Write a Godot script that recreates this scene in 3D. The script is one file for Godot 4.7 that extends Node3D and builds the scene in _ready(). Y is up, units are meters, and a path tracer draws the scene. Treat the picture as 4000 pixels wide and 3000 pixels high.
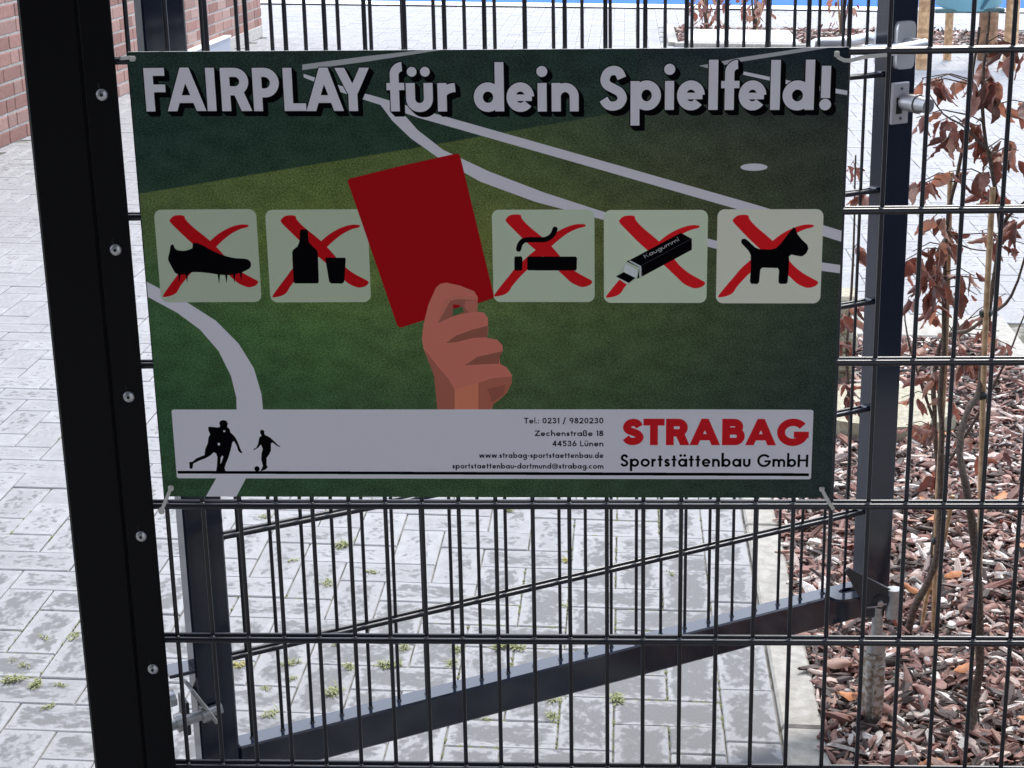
extends Node3D
# A mesh fence with a sign in the shade of a passage, an open gate behind it, a paved court and a planted bed beyond.

const SLOPE := 0.025          # the paving falls slightly towards the bed
const TURN := 0.015           # and lies slightly turned to the fence
const PITCH := 0.1025         # paver module
const COL0 := 0.808           # joint between the straight border course and the herringbone
const ROW0 := -1.0275

var rng := RandomNumberGenerator.new()
var used := {}
var M := {}
var cam: Camera3D
var plan := {}


func _ready():
	rng.seed = 20240311
	# camera, sky, sun, exposure
	cam = Camera3D.new()
	cam.name = "camera"
	cam.position = Vector3(0.59435, 0.2419, 2.16474)
	cam.basis = Basis(Vector3.UP, 0.054879) * Basis(Vector3.RIGHT, -0.300346) * Basis(Vector3.BACK, -0.019572)
	cam.fov = 25.24
	cam.near = 0.05
	cam.far = 600.0
	add_child(cam)
	cam.current = true
	var env := Environment.new()
	env.background_mode = Environment.BG_SKY
	env.sky = Sky.new()
	var sky := ProceduralSkyMaterial.new()
	sky.sky_top_color = Color(0.84, 0.885, 0.97)
	sky.sky_horizon_color = Color(0.96, 0.98, 1.0)
	sky.sky_curve = 0.2
	sky.ground_bottom_color = Color(0.4, 0.4, 0.4)
	sky.ground_horizon_color = Color(0.75, 0.76, 0.78)
	sky.sky_energy_multiplier = 1.0
	env.sky.sky_material = sky
	env.tonemap_mode = Environment.TONE_MAPPER_LINEAR
	env.tonemap_exposure = 3.1
	env.sdfgi_enabled = true
	env.ssao_enabled = true
	env.ssil_enabled = true
	var we := WorldEnvironment.new()
	we.name = "world_environment"
	we.environment = env
	add_child(we)
	var sun := DirectionalLight3D.new()
	sun.name = "sun"
	sun.light_energy = 0.42
	sun.light_color = Color(1.0, 0.975, 0.94)
	sun.light_angular_distance = 12.0
	sun.shadow_enabled = true
	add_child(sun)
	sun.look_at_from_position(Vector3(1.3, 5.0, -3.6), Vector3.ZERO, Vector3.UP)

	materials()
	setting()
	walls()
	fence()
	gate()
	sign_board()
	bed()
	plants()
	far_things()
	small_things()


# ---------------------------------------------------------------- naming
func numbered(called: String) -> String:
	if not used.has(called):
		used[called] = 0
		return called
	used[called] += 1
	return "%s_%03d" % [called, used[called]]


func thing(called, label, category, at := Vector3.ZERO, group := "") -> Node3D:
	var o := Node3D.new()
	o.name = numbered(called)
	add_child(o)
	o.position = at
	tag(o, label, category, group)
	return o


func tag(o, label, category, group := ""):
	o.set_meta("label", label)
	o.set_meta("category", category)
	if group != "":
		o.set_meta("group", group)


func structure(called) -> Node3D:
	var o := Node3D.new()
	o.name = numbered(called)
	add_child(o)
	o.set_meta("kind", "structure")
	return o


func put(called: String, mesh: Mesh, m: Material, parent: Node = null, xf := Transform3D.IDENTITY) -> MeshInstance3D:
	var o := MeshInstance3D.new()
	o.mesh = mesh
	if m:
		o.material_override = m
	o.transform = xf
	if parent == null:
		o.name = numbered(called)
		add_child(o)
	else:
		o.name = called
		parent.add_child(o, true)
	return o


func rebase(o: Node3D, by: Vector3):   # moves a thing's origin to its base and leaves its parts where they are
	o.position += o.transform.basis * by
	for c in o.get_children():
		c.position -= by


func at(p: Vector3, b := Basis.IDENTITY) -> Transform3D:
	return Transform3D(b, p)


# ---------------------------------------------------------------- places
func gy(x: float) -> float:
	return -1.32 - SLOPE * (x - 0.8)


func court(u: float, v: float, h := 0.0) -> Vector3:   # u across, v towards the camera
	var x := u - TURN * v
	return Vector3(x, gy(x) + h, v + TURN * u)


func court_basis() -> Basis:
	var bx := Vector3(1, -SLOPE, TURN).normalized()
	var bz := Vector3(-TURN, SLOPE * TURN, 1).normalized()
	return Basis(bx, bz.cross(bx).normalized(), bz)


func seen(p: Vector3) -> Vector2:   # where a point falls in a 1024 x 768 picture
	var q: Vector3 = cam.transform.affine_inverse() * p
	if q.z > -0.05:
		return Vector2(-9999, -9999)
	var f := 384.0 / tan(deg_to_rad(cam.fov / 2.0))
	return Vector2(512.0 + f * q.x / -q.z, 384.0 - f * q.y / -q.z)


# ---------------------------------------------------------------- shapes
func face(st: SurfaceTool, pts: Array, outward: Vector3, uvs := []):
	var n: Vector3 = (pts[2] - pts[0]).cross(pts[1] - pts[0])
	var turn := n.dot(outward) < 0.0
	n = n.normalized() * (-1.0 if turn else 1.0)
	for k in range(1, pts.size() - 1):
		for i in ([0, k + 1, k] if turn else [0, k, k + 1]):
			st.set_normal(n)
			if uvs.size():
				st.set_uv(uvs[i])
			st.add_vertex(pts[i])


func begin() -> SurfaceTool:
	var st := SurfaceTool.new()
	st.begin(Mesh.PRIMITIVE_TRIANGLES)
	return st


func add_box(st: SurfaceTool, size: Vector3, bevel := 0.0, xf := Transform3D.IDENTITY):
	var h := size / 2.0
	var b: float = min(bevel, min(h.x, min(h.y, h.z)) * 0.9)
	var axes := [Vector3.RIGHT, Vector3.UP, Vector3.BACK]
	var hh := [h.x, h.y, h.z]
	for a in 3:
		var c := (a + 1) % 3
		var d := (a + 2) % 3
		for s in [-1.0, 1.0]:
			var pts := []
			for k in [[-1, -1], [1, -1], [1, 1], [-1, 1]]:
				pts.append(xf * (axes[a] * s * hh[a] + axes[c] * k[0] * (hh[c] - b) + axes[d] * k[1] * (hh[d] - b)))
			face(st, pts, xf.basis * (axes[a] * s))
			if b > 0.0:
				for t in [-1.0, 1.0]:
					var e := []
					for k in [-1.0, 1.0]:
						e.append(xf * (axes[a] * s * hh[a] + axes[c] * t * (hh[c] - b) + axes[d] * k * (hh[d] - b)))
					for k in [1.0, -1.0]:
						e.append(xf * (axes[a] * s * (hh[a] - b) + axes[c] * t * hh[c] + axes[d] * k * (hh[d] - b)))
					face(st, e, xf.basis * (axes[a] * s + axes[c] * t))
	if b > 0.0:
		for sx in [-1.0, 1.0]:
			for sy in [-1.0, 1.0]:
				for sz in [-1.0, 1.0]:
					face(st, [xf * Vector3(sx * h.x, sy * (h.y - b), sz * (h.z - b)), xf * Vector3(sx * (h.x - b), sy * h.y, sz * (h.z - b)), xf * Vector3(sx * (h.x - b), sy * (h.y - b), sz * h.z)], xf.basis * Vector3(sx, sy, sz))


func box(size: Vector3, bevel := 0.0) -> ArrayMesh:
	var st := begin()
	add_box(st, size, bevel)
	return st.commit()


func cyl(r: float, h: float, sides := 14, top := -1.0) -> CylinderMesh:
	var c := CylinderMesh.new()
	c.bottom_radius = r
	c.top_radius = r if top < 0.0 else top
	c.height = h
	c.radial_segments = sides
	c.rings = 1
	return c


func rod(a: Vector3, b: Vector3) -> Transform3D:   # turns a unit cylinder (height 1 along y) from a to b
	var d := b - a
	var y := d.normalized()
	var x := y.cross(Vector3.BACK if absf(y.z) < 0.9 else Vector3.RIGHT).normalized()
	return Transform3D(Basis(x, d, x.cross(y)), (a + b) / 2.0)


func add_tube(st: SurfaceTool, pts: Array, radii: Array, sides := 8):
	var rings := []
	var n := pts.size()
	for i in n:
		var t: Vector3 = (pts[min(i + 1, n - 1)] - pts[max(i - 1, 0)]).normalized()
		var x := t.cross(Vector3(0.31, 0.2, 0.93)).normalized()
		var y := x.cross(t)
		var ring := []
		for k in sides:
			var a := TAU * k / sides
			ring.append([pts[i] + (x * cos(a) + y * sin(a)) * radii[i], x * cos(a) + y * sin(a)])
		rings.append(ring)
	for i in n - 1:
		for k in sides:
			var q := (k + 1) % sides
			var quad := [rings[i][k], rings[i][q], rings[i + 1][q], rings[i + 1][k]]
			var nn: Vector3 = (quad[2][0] - quad[0][0]).cross(quad[1][0] - quad[0][0])
			var order := [0, 1, 2, 0, 2, 3] if nn.dot(quad[0][1]) > 0.0 else [0, 2, 1, 0, 3, 2]
			for j in order:
				st.set_normal(quad[j][1])
				st.add_vertex(quad[j][0])
	for e in [0, n - 1]:
		var cap := []
		for k in sides:
			cap.append(rings[e][k][0])
		face(st, cap, (pts[0] - pts[1]) if e == 0 else (pts[n - 1] - pts[n - 2]))


func tube(pts: Array, radii: Array, sides := 8) -> ArrayMesh:
	var st := begin()
	add_tube(st, pts, radii, sides)
	return st.commit()


func add_prism(st: SurfaceTool, poly: PackedVector2Array, depth: float, xf := Transform3D.IDENTITY):   # polygon in x and y, depth along z
	var tri := Geometry2D.triangulate_polygon(poly)
	for s in [-0.5, 0.5]:
		for i in range(0, tri.size(), 3):
			var pts := []
			for k in 3:
				pts.append(xf * Vector3(poly[tri[i + k]].x, poly[tri[i + k]].y, s * depth))
			face(st, pts, xf.basis * Vector3(0, 0, s))
	var turn := -1.0 if Geometry2D.is_polygon_clockwise(poly) else 1.0
	for i in poly.size():
		var a := poly[i]
		var b := poly[(i + 1) % poly.size()]
		var o := Vector3((b - a).y, -(b - a).x, 0) * turn
		face(st, [xf * Vector3(a.x, a.y, -depth / 2), xf * Vector3(b.x, b.y, -depth / 2), xf * Vector3(b.x, b.y, depth / 2), xf * Vector3(a.x, a.y, depth / 2)], xf.basis * o)


func prism(poly: PackedVector2Array, depth: float) -> ArrayMesh:
	var st := begin()
	add_prism(st, poly, depth)
	return st.commit()


func add_strap(st: SurfaceTool, pts: Array, width: float, thick: float, flat: Vector3):   # a flat band along points, its face towards «flat»
	for i in pts.size() - 1:
		var a: Vector3 = pts[i]
		var b: Vector3 = pts[i + 1]
		var t := (b - a).normalized()
		var z := (flat - t * flat.dot(t)).normalized()
		var x := t.cross(z).normalized()
		add_box(st, Vector3(width, (b - a).length() + thick * 0.6, thick), thick * 0.3, Transform3D(Basis(x, t, x.cross(t)), (a + b) / 2.0))


func points2(s: String) -> PackedVector2Array:
	var out := PackedVector2Array()
	for w in s.split(" ", false):
		var c := w.split(",")
		out.append(Vector2(float(c[0]), float(c[1])))
	return out


func points3(s: String) -> Array:
	var out := []
	for w in s.split(" ", false):
		var c := w.split(",")
		out.append(Vector3(float(c[0]), float(c[1]), float(c[2])))
	return out


# ---------------------------------------------------------------- materials
func paint(c: Color, rough := 0.6, metal := 0.0, spec := 0.5) -> StandardMaterial3D:   # c is a linear base colour
	var m := StandardMaterial3D.new()
	m.albedo_color = c.linear_to_srgb()
	m.roughness = rough
	m.metallic = metal
	m.metallic_specular = spec
	return m


func noise_tex(seed_: int, freq: float, lo: Color, hi: Color, size := 512, a := 0.0, b := 1.0, octaves := 4) -> ImageTexture:
	var fn := FastNoiseLite.new()
	fn.seed = seed_
	fn.frequency = freq
	fn.fractal_octaves = octaves
	var im := fn.get_seamless_image(size, size)
	var src := im.get_data()
	var out := PackedByteArray()
	out.resize(size * size * 3)
	var l := lo.linear_to_srgb()
	var h := hi.linear_to_srgb()
	for i in size * size:
		var t := clampf((src[i] / 255.0 - a) / (b - a), 0.0, 1.0)
		out[i * 3] = int(255.0 * lerpf(l.r, h.r, t))
		out[i * 3 + 1] = int(255.0 * lerpf(l.g, h.g, t))
		out[i * 3 + 2] = int(255.0 * lerpf(l.b, h.b, t))
	var res := Image.create_from_data(size, size, false, Image.FORMAT_RGB8, out)
	res.generate_mipmaps()
	return ImageTexture.create_from_image(res)


func textured(tex: Texture2D, scale: float, rough := 0.8) -> StandardMaterial3D:
	var m := StandardMaterial3D.new()
	m.albedo_texture = tex
	m.uv1_triplanar = true
	m.uv1_world_triplanar = true
	m.uv1_scale = Vector3.ONE * scale
	m.roughness = rough
	return m


func bumps(m: StandardMaterial3D, seed_: int, freq: float, strength: float):
	var fn := FastNoiseLite.new()
	fn.seed = seed_
	fn.frequency = freq
	fn.fractal_octaves = 4
	var im := fn.get_seamless_image(512, 512)
	im.convert(Image.FORMAT_RGBA8)
	im.bump_map_to_normal_map(strength)
	m.normal_enabled = true
	m.normal_texture = ImageTexture.create_from_image(im)


func materials():
	M.anthracite = paint(Color(0.0035, 0.0035, 0.005), 0.5, 0.0, 0.25)
	M.rods = paint(Color(0.009, 0.0105, 0.018), 0.33, 0.0, 0.5)
	M.gate = paint(Color(0.0085, 0.0135, 0.029), 0.13, 0.0, 0.62)
	M.steel = paint(Color(0.46, 0.465, 0.48), 0.40, 0.95)
	M.zinc = textured(noise_tex(5, 0.03, Color(0.30, 0.31, 0.32), Color(0.55, 0.55, 0.54)), 6.0, 0.42)
	M.zinc.metallic = 0.85
	M.rusty = textured(noise_tex(6, 0.02, Color(0.20, 0.15, 0.11), Color(0.50, 0.50, 0.49), 512, 0.30, 0.62), 7.0, 0.5)
	M.rusty.metallic = 0.6
	M.dark_steel = paint(Color(0.05, 0.053, 0.06), 0.45, 0.5)
	M.aluminium = paint(Color(0.80, 0.81, 0.84), 0.30, 0.55)
	M.silver = paint(Color(0.52, 0.52, 0.55), 0.4, 0.3)
	M.tie = paint(Color(0.62, 0.61, 0.57), 0.4)
	M.tie.backlight_enabled = true
	M.tie.backlight = Color(0.3, 0.3, 0.28)
	M.black_hole = paint(Color(0.006, 0.006, 0.007), 0.8)
	M.mortar = textured(noise_tex(11, 0.02, Color(0.29, 0.28, 0.26), Color(0.45, 0.435, 0.41)), 2.0, 0.9)
	M.concrete = textured(noise_tex(12, 0.025, Color(0.27, 0.255, 0.225), Color(0.37, 0.355, 0.32), 512, 0.2, 0.8, 5), 2.2, 0.85)
	bumps(M.concrete, 13, 0.12, 1.0)
	M.pale_stone = textured(noise_tex(14, 0.03, Color(0.27, 0.245, 0.17), Color(0.40, 0.37, 0.29), 512, 0.2, 0.8), 3.0, 0.85)
	M.joint = textured(noise_tex(15, 0.012, Color(0.085, 0.080, 0.058), Color(0.22, 0.21, 0.185), 512, 0.38, 0.62), 1.6, 0.95)
	M.soil = textured(noise_tex(16, 0.02, Color(0.020, 0.015, 0.013), Color(0.05, 0.038, 0.032)), 3.0, 1.0)
	M.blue_court = paint(Color(0.05, 0.13, 0.36), 0.95, 0.0, 0.1)
	M.white_paint = paint(Color(0.78, 0.78, 0.78), 0.6)
	M.log = textured(noise_tex(17, 0.02, Color(0.32, 0.19, 0.10), Color(0.55, 0.36, 0.20), 512, 0.3, 0.7), 1.5, 0.8)
	M.log_dark = textured(noise_tex(18, 0.02, Color(0.14, 0.075, 0.045), Color(0.30, 0.17, 0.10), 512, 0.3, 0.7), 1.5, 0.85)
	M.blue_plastic = paint(Color(0.17, 0.38, 0.48), 0.3)
	M.grey_render = textured(noise_tex(19, 0.03, Color(0.24, 0.26, 0.31), Color(0.34, 0.36, 0.42)), 2.0, 0.9)
	M.bamboo = textured(noise_tex(20, 0.02, Color(0.34, 0.20, 0.10), Color(0.52, 0.36, 0.21), 512, 0.3, 0.7), 4.0, 0.6)
	M.stem = textured(noise_tex(21, 0.03, Color(0.045, 0.032, 0.024), Color(0.14, 0.10, 0.075), 512, 0.3, 0.7), 8.0, 0.8)
	M.clip = paint(Color(0.012, 0.02, 0.016), 0.5)
	M.dark_brick = textured(noise_tex(22, 0.02, Color(0.13, 0.135, 0.15), Color(0.20, 0.205, 0.225)), 1.0, 0.9)
	M.passage_floor = textured(noise_tex(23, 0.02, Color(0.30, 0.30, 0.30), Color(0.42, 0.42, 0.42)), 1.0, 0.9)
	M.field = textured(noise_tex(24, 0.01, Color(0.20, 0.20, 0.19), Color(0.32, 0.31, 0.30)), 0.2, 0.9)
	for k in 4:
		var c: Color = [Color(0.25, 0.115, 0.090), Color(0.32, 0.165, 0.130), Color(0.17, 0.085, 0.070), Color(0.42, 0.26, 0.20)][k]
		M["leaf%d" % k] = textured(noise_tex(30 + k, 0.03, c * 0.65, c * 1.35, 256), 9.0, 0.6)
		M["leaf%d" % k].backlight_enabled = true
		M["leaf%d" % k].backlight = (c * 1.6).linear_to_srgb()
		M["leaf%d" % k].cull_mode = BaseMaterial3D.CULL_DISABLED
	M.fallen = textured(noise_tex(36, 0.03, Color(0.34, 0.11, 0.035), Color(0.52, 0.21, 0.07), 256), 9.0, 0.6)
	M.fallen.cull_mode = BaseMaterial3D.CULL_DISABLED
	M.weed = paint(Color(0.27, 0.285, 0.13), 0.8)
	M.weed.cull_mode = BaseMaterial3D.CULL_DISABLED
	M.weed_yellow = paint(Color(0.34, 0.30, 0.07), 0.7)
	M.weed_yellow.cull_mode = BaseMaterial3D.CULL_DISABLED
	M.chips = textured(noise_tex(40, 0.035, Color(0.52, 0.50, 0.48), Color(1, 1, 1), 512, 0.2, 0.65, 5), 14.0, 0.7)
	M.chips.uv1_world_triplanar = false
	M.chips.uv1_scale = Vector3(0.6, 2.0, 3.0)
	M.chips.vertex_color_use_as_albedo = true
	M.pavers = paver_material()


# the concrete of 32 pavers, side by side in one texture: clean, blotched with damp, darker in the middle
func paver_material() -> StandardMaterial3D:
	var w := 256
	var h := 128
	var big := FastNoiseLite.new()
	big.seed = 71
	big.frequency = 0.013
	big.fractal_octaves = 5
	var fine := FastNoiseLite.new()
	fine.seed = 72
	fine.frequency = 0.22
	fine.fractal_octaves = 2
	var out := PackedByteArray()
	out.resize(1024 * 1024 * 3)
	for v in 32:
		var ox := (v % 4) * w
		var oy := (v / 4) * h
		var wet := v / 31.0        # later cells are damper
		for y in h:
			var ey: float = min(y, h - 1 - y) / 40.0
			for x in w:
				var e: float = min(ey, min(x, w - 1 - x) / 40.0)
				var n := big.get_noise_2d(x + v * 517.0, y * 1.25 + v * 311.0) * 1.5
				var f := fine.get_noise_2d(x + v * 77.0, y)
				var damp := n * 0.62 + big.get_noise_2d(x * 2.7 - v * 97.0, y * 3.6 + v * 41.0) * 0.75 + (wet - 0.66) * 1.3 + clampf(e - 0.55, -0.55, 0.30) * 1.25 + f * 0.22
				var t := smoothstep(-0.36, 0.42, damp)
				var base := 0.592 + (fmod(v * 7.31, 1.0) - 0.5) * 0.035 + n * 0.035 + f * 0.055 + (0.025 if e < 0.12 else 0.0)
				var c := lerpf(base, 0.44 + f * 0.055, t)
				var i := ((oy + y) * 1024 + ox + x) * 3
				out[i] = int(255.0 * clampf(c * 0.985, 0.0, 1.0))
				out[i + 1] = int(255.0 * clampf(c * 0.985, 0.0, 1.0))
				out[i + 2] = int(255.0 * clampf(c * 0.995, 0.0, 1.0))
	var im := Image.create_from_data(1024, 1024, false, Image.FORMAT_RGB8, out)
	im.generate_mipmaps()
	var m := StandardMaterial3D.new()
	m.albedo_texture = ImageTexture.create_from_image(im)
	m.roughness = 0.75
	m.metallic_specular = 0.3
	return m


# ---------------------------------------------------------------- the setting
func add_paver(st: SurfaceTool, length: float, width: float, variant: int, xf: Transform3D):   # its top at y 0, length along x
	var hx := length / 2.0 - 0.0014
	var hz := width / 2.0 - 0.0014
	var b := 0.0024
	var u0 := Vector2((variant % 4) / 4.0, (variant / 4) / 8.0)
	var us := Vector2(0.25 * minf(1.0, length / 0.2), 0.125)
	var top := []
	var mid := []
	var low := []
	var uv := []
	for k in [[-1, -1], [1, -1], [1, 1], [-1, 1]]:
		top.append(xf * Vector3(k[0] * (hx - b), 0, k[1] * (hz - b)))
		mid.append(xf * Vector3(k[0] * hx, -b, k[1] * hz))
		low.append(xf * Vector3(k[0] * hx, -0.03, k[1] * hz))
		uv.append(u0 + us * Vector2(0.5 + 0.485 * k[0], 0.5 + 0.47 * k[1]))
	face(st, top, xf.basis.y, uv)
	for k in 4:
		var q := (k + 1) % 4
		var o: Vector3 = (mid[k] + mid[q]) / 2.0 - xf.origin
		face(st, [top[k], top[q], mid[q], mid[k]], o + xf.basis.y * 0.05, [uv[k], uv[q], uv[q], uv[k]])
		face(st, [mid[k], mid[q], low[q], low[k]], o, [uv[k], uv[q], uv[q], uv[k]])


func in_bed(u: float, v: float) -> bool:
	if u > 0.911 and u < 1.93 and v > -3.72:
		return true
	return u > 0.99 and v < -12.45 and v > -14.1


func paver_spots() -> Array:   # [u, v, length, turned]
	var out := []
	var rows := [-16.1, 0.9]
	for j in range(int((rows[0] - ROW0) / PITCH), int((rows[1] - ROW0) / PITCH)):
		for i in range(-75, 62):
			var k := posmod(i - j, 4)
			if k == 1 or k == 2:
				continue
			var u := COL0 + i * PITCH
			var v := ROW0 + j * PITCH
			var spot := []
			if i >= 0 and v > -3.75:      # the straight border course and what lies right of the bed
				if i == 0 and posmod(j, 2) == 0:
					spot = [u + PITCH / 2, v + PITCH, 2 * PITCH, true]
				elif u > 1.95:
					spot = [u + PITCH, v + PITCH / 2, 2 * PITCH, false] if k == 0 else [u + PITCH / 2, v + PITCH, 2 * PITCH, true]
				else:
					continue
			elif k == 0:
				if i == -1 and v > -3.75:
					spot = [u + PITCH / 2, v + PITCH / 2, PITCH, false]
				else:
					spot = [u + PITCH, v + PITCH / 2, 2 * PITCH, false]
			else:
				spot = [u + PITCH / 2, v + PITCH, 2 * PITCH, true]
			if in_bed(spot[0], spot[1]) or v > -12.9 and court(u, v).x < wall_x(v) - 0.1:
				continue
			out.append(spot)
	# the border course needs every second row whatever the herringbone does there
	var clean := []
	for s in out:
		if not (s[3] and absf(s[0] - COL0 - PITCH / 2) < 0.01 and s[1] > -3.75):
			clean.append(s)
	for j in range(-28, 9):
		clean.append([COL0 + PITCH / 2, ROW0 + 0.05 + j * 2 * PITCH, 2 * PITCH, true])
	return clean


func setting():
	var st := begin()
	face(st, [Vector3(-300, -1.46, -300), Vector3(300, -1.46, -300), Vector3(300, -1.46, 300), Vector3(-300, -1.46, 300)], Vector3.UP)
	var g := put("ground", st.commit(), M.field)
	g.set_meta("kind", "structure")
	# bedding sand under the pavers, with moss in it
	st = begin()
	face(st, [court(-7.2, -17.1, -0.0050), court(7.0, -17.1, -0.0050), court(7.0, 1.0, -0.0050), court(-7.2, 1.0, -0.0050)], Vector3.UP)
	var pav := structure("pavement")
	put("bedding", st.commit(), M.joint, pav)
	var spots := paver_spots()
	var b := court_basis()
	var turned := b * Basis(Vector3.UP, PI / 2)
	var ranked := []
	for n in spots.size():
		var s: Array = spots[n]
		var p := court(s[0], s[1])
		var q := seen(p)
		var inside := q.x > -15 and q.x < 1039 and q.y > -10 and q.y < 785
		var hidden := (q.x > 148 and q.x < 838 and q.y > 62 and q.y < 488) or (q.x > 45 + q.y * 0.07 and q.x < 95 + q.y * 0.08)
		ranked.append([0.0 if not inside or hidden else 1.0 / p.distance_squared_to(cam.position), n])
	ranked.sort_custom(func(x, y): return x[0] > y[0])
	var meshes := {}
	var rest := begin()
	var patch := FastNoiseLite.new()
	patch.seed = 9
	patch.frequency = 0.55
	for k in ranked.size():
		var s: Array = spots[ranked[k][1]]
		var near := smoothstep(-3.2, -0.6, s[1]) * 0.30 + smoothstep(0.0, 0.85, s[0]) * smoothstep(-3.0, -1.0, s[1]) * 0.27
		var damp: float = clampf(0.06 + near * 1.3 + patch.get_noise_2d(s[0], s[1]) * 0.42 + rng.randf_range(-0.16, 0.16), 0.0, 1.0)
		var variant := int(damp * 31.0)
		var tilt := Basis(Vector3(rng.randf_range(-1, 1), 0, rng.randf_range(-1, 1)).normalized(), rng.randf_range(-0.006, 0.006))
		var flip := Basis(Vector3.UP, PI * (rng.randi() % 2))
		var xf := Transform3D((turned if s[3] else b) * tilt * flip, court(s[0], s[1], rng.randf_range(-0.0015, 0.0015)))
		if k < 300 and ranked[k][0] > 0.0:
			var key := "%d %.2f" % [variant, s[2]]
			if not meshes.has(key):
				var one := begin()
				add_paver(one, s[2], PITCH, variant, Transform3D.IDENTITY)
				meshes[key] = one.commit()
			put("paver", meshes[key], M.pavers, pav, xf)
		else:
			add_paver(rest, s[2], PITCH, variant, xf)
	put("distant_pavers", rest.commit(), M.pavers, pav).set_meta("kind", "stuff")
	# edging stones of the bed
	var kerb := structure("bed_edging")
	var kst := box(Vector3(0.078, 0.14, 0.994), 0.005)
	var v := -3.72 + 0.5
	while v < 1.2:
		put("edging_stone", kst, M.concrete, kerb, at(court(0.911 + 0.0405, v, -0.061), b))
		put("edging_stone", kst, M.concrete, kerb, at(court(1.89, v, -0.050), b))
		v += 1.0
	var wide := box(Vector3(0.496, 0.14, 0.278), 0.006)
	for k in 2:
		put("coping_slab", wide, M.concrete, kerb, at(court(1.173 + 0.5 * k - 0.0, -3.575, -0.052), b))
	# the far bed's edging and a pale slab before it
	var kerb2 := structure("far_bed_edging")
	var k2 := box(Vector3(0.994, 0.16, 0.08), 0.005)
	for k in 6:
		put("edging_stone", k2, M.concrete, kerb2, at(court(1.02 + 0.5 + k, -12.42, -0.045), b))
	var k3 := box(Vector3(0.08, 0.16, 1.6), 0.005)
	put("edging_stone", k3, M.concrete, kerb2, at(court(1.01, -13.25, -0.045), b))
	var slab := put("pale_slab", box(Vector3(0.92, 0.10, 0.95), 0.008), M.white_paint, null, at(court(1.60, -12.95, 0.0), b))
	tag(slab, "flat pale slab lying before the brown leafed hedge at the back", "slab")
	# blue sports floor beyond the court
	st = begin()
	face(st, [court(-30, -60, 0.012), court(30, -60, 0.012), court(30, -16.36, 0.012), court(-30, -16.36, 0.012)], Vector3.UP)
	put("sports_floor", st.commit(), M.blue_court).set_meta("kind", "structure")
	st = begin()
	face(st, [court(-30, -16.38, 0.016), court(30, -16.38, 0.016), court(30, -15.95, 0.016), court(-30, -15.95, 0.016)], Vector3.UP)
	put("white_line", st.commit(), M.white_paint).set_meta("kind", "structure")


func wall_x(z: float) -> float:
	return -2.655 + (z + 6.92) * -0.0536 + 0.0


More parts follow.
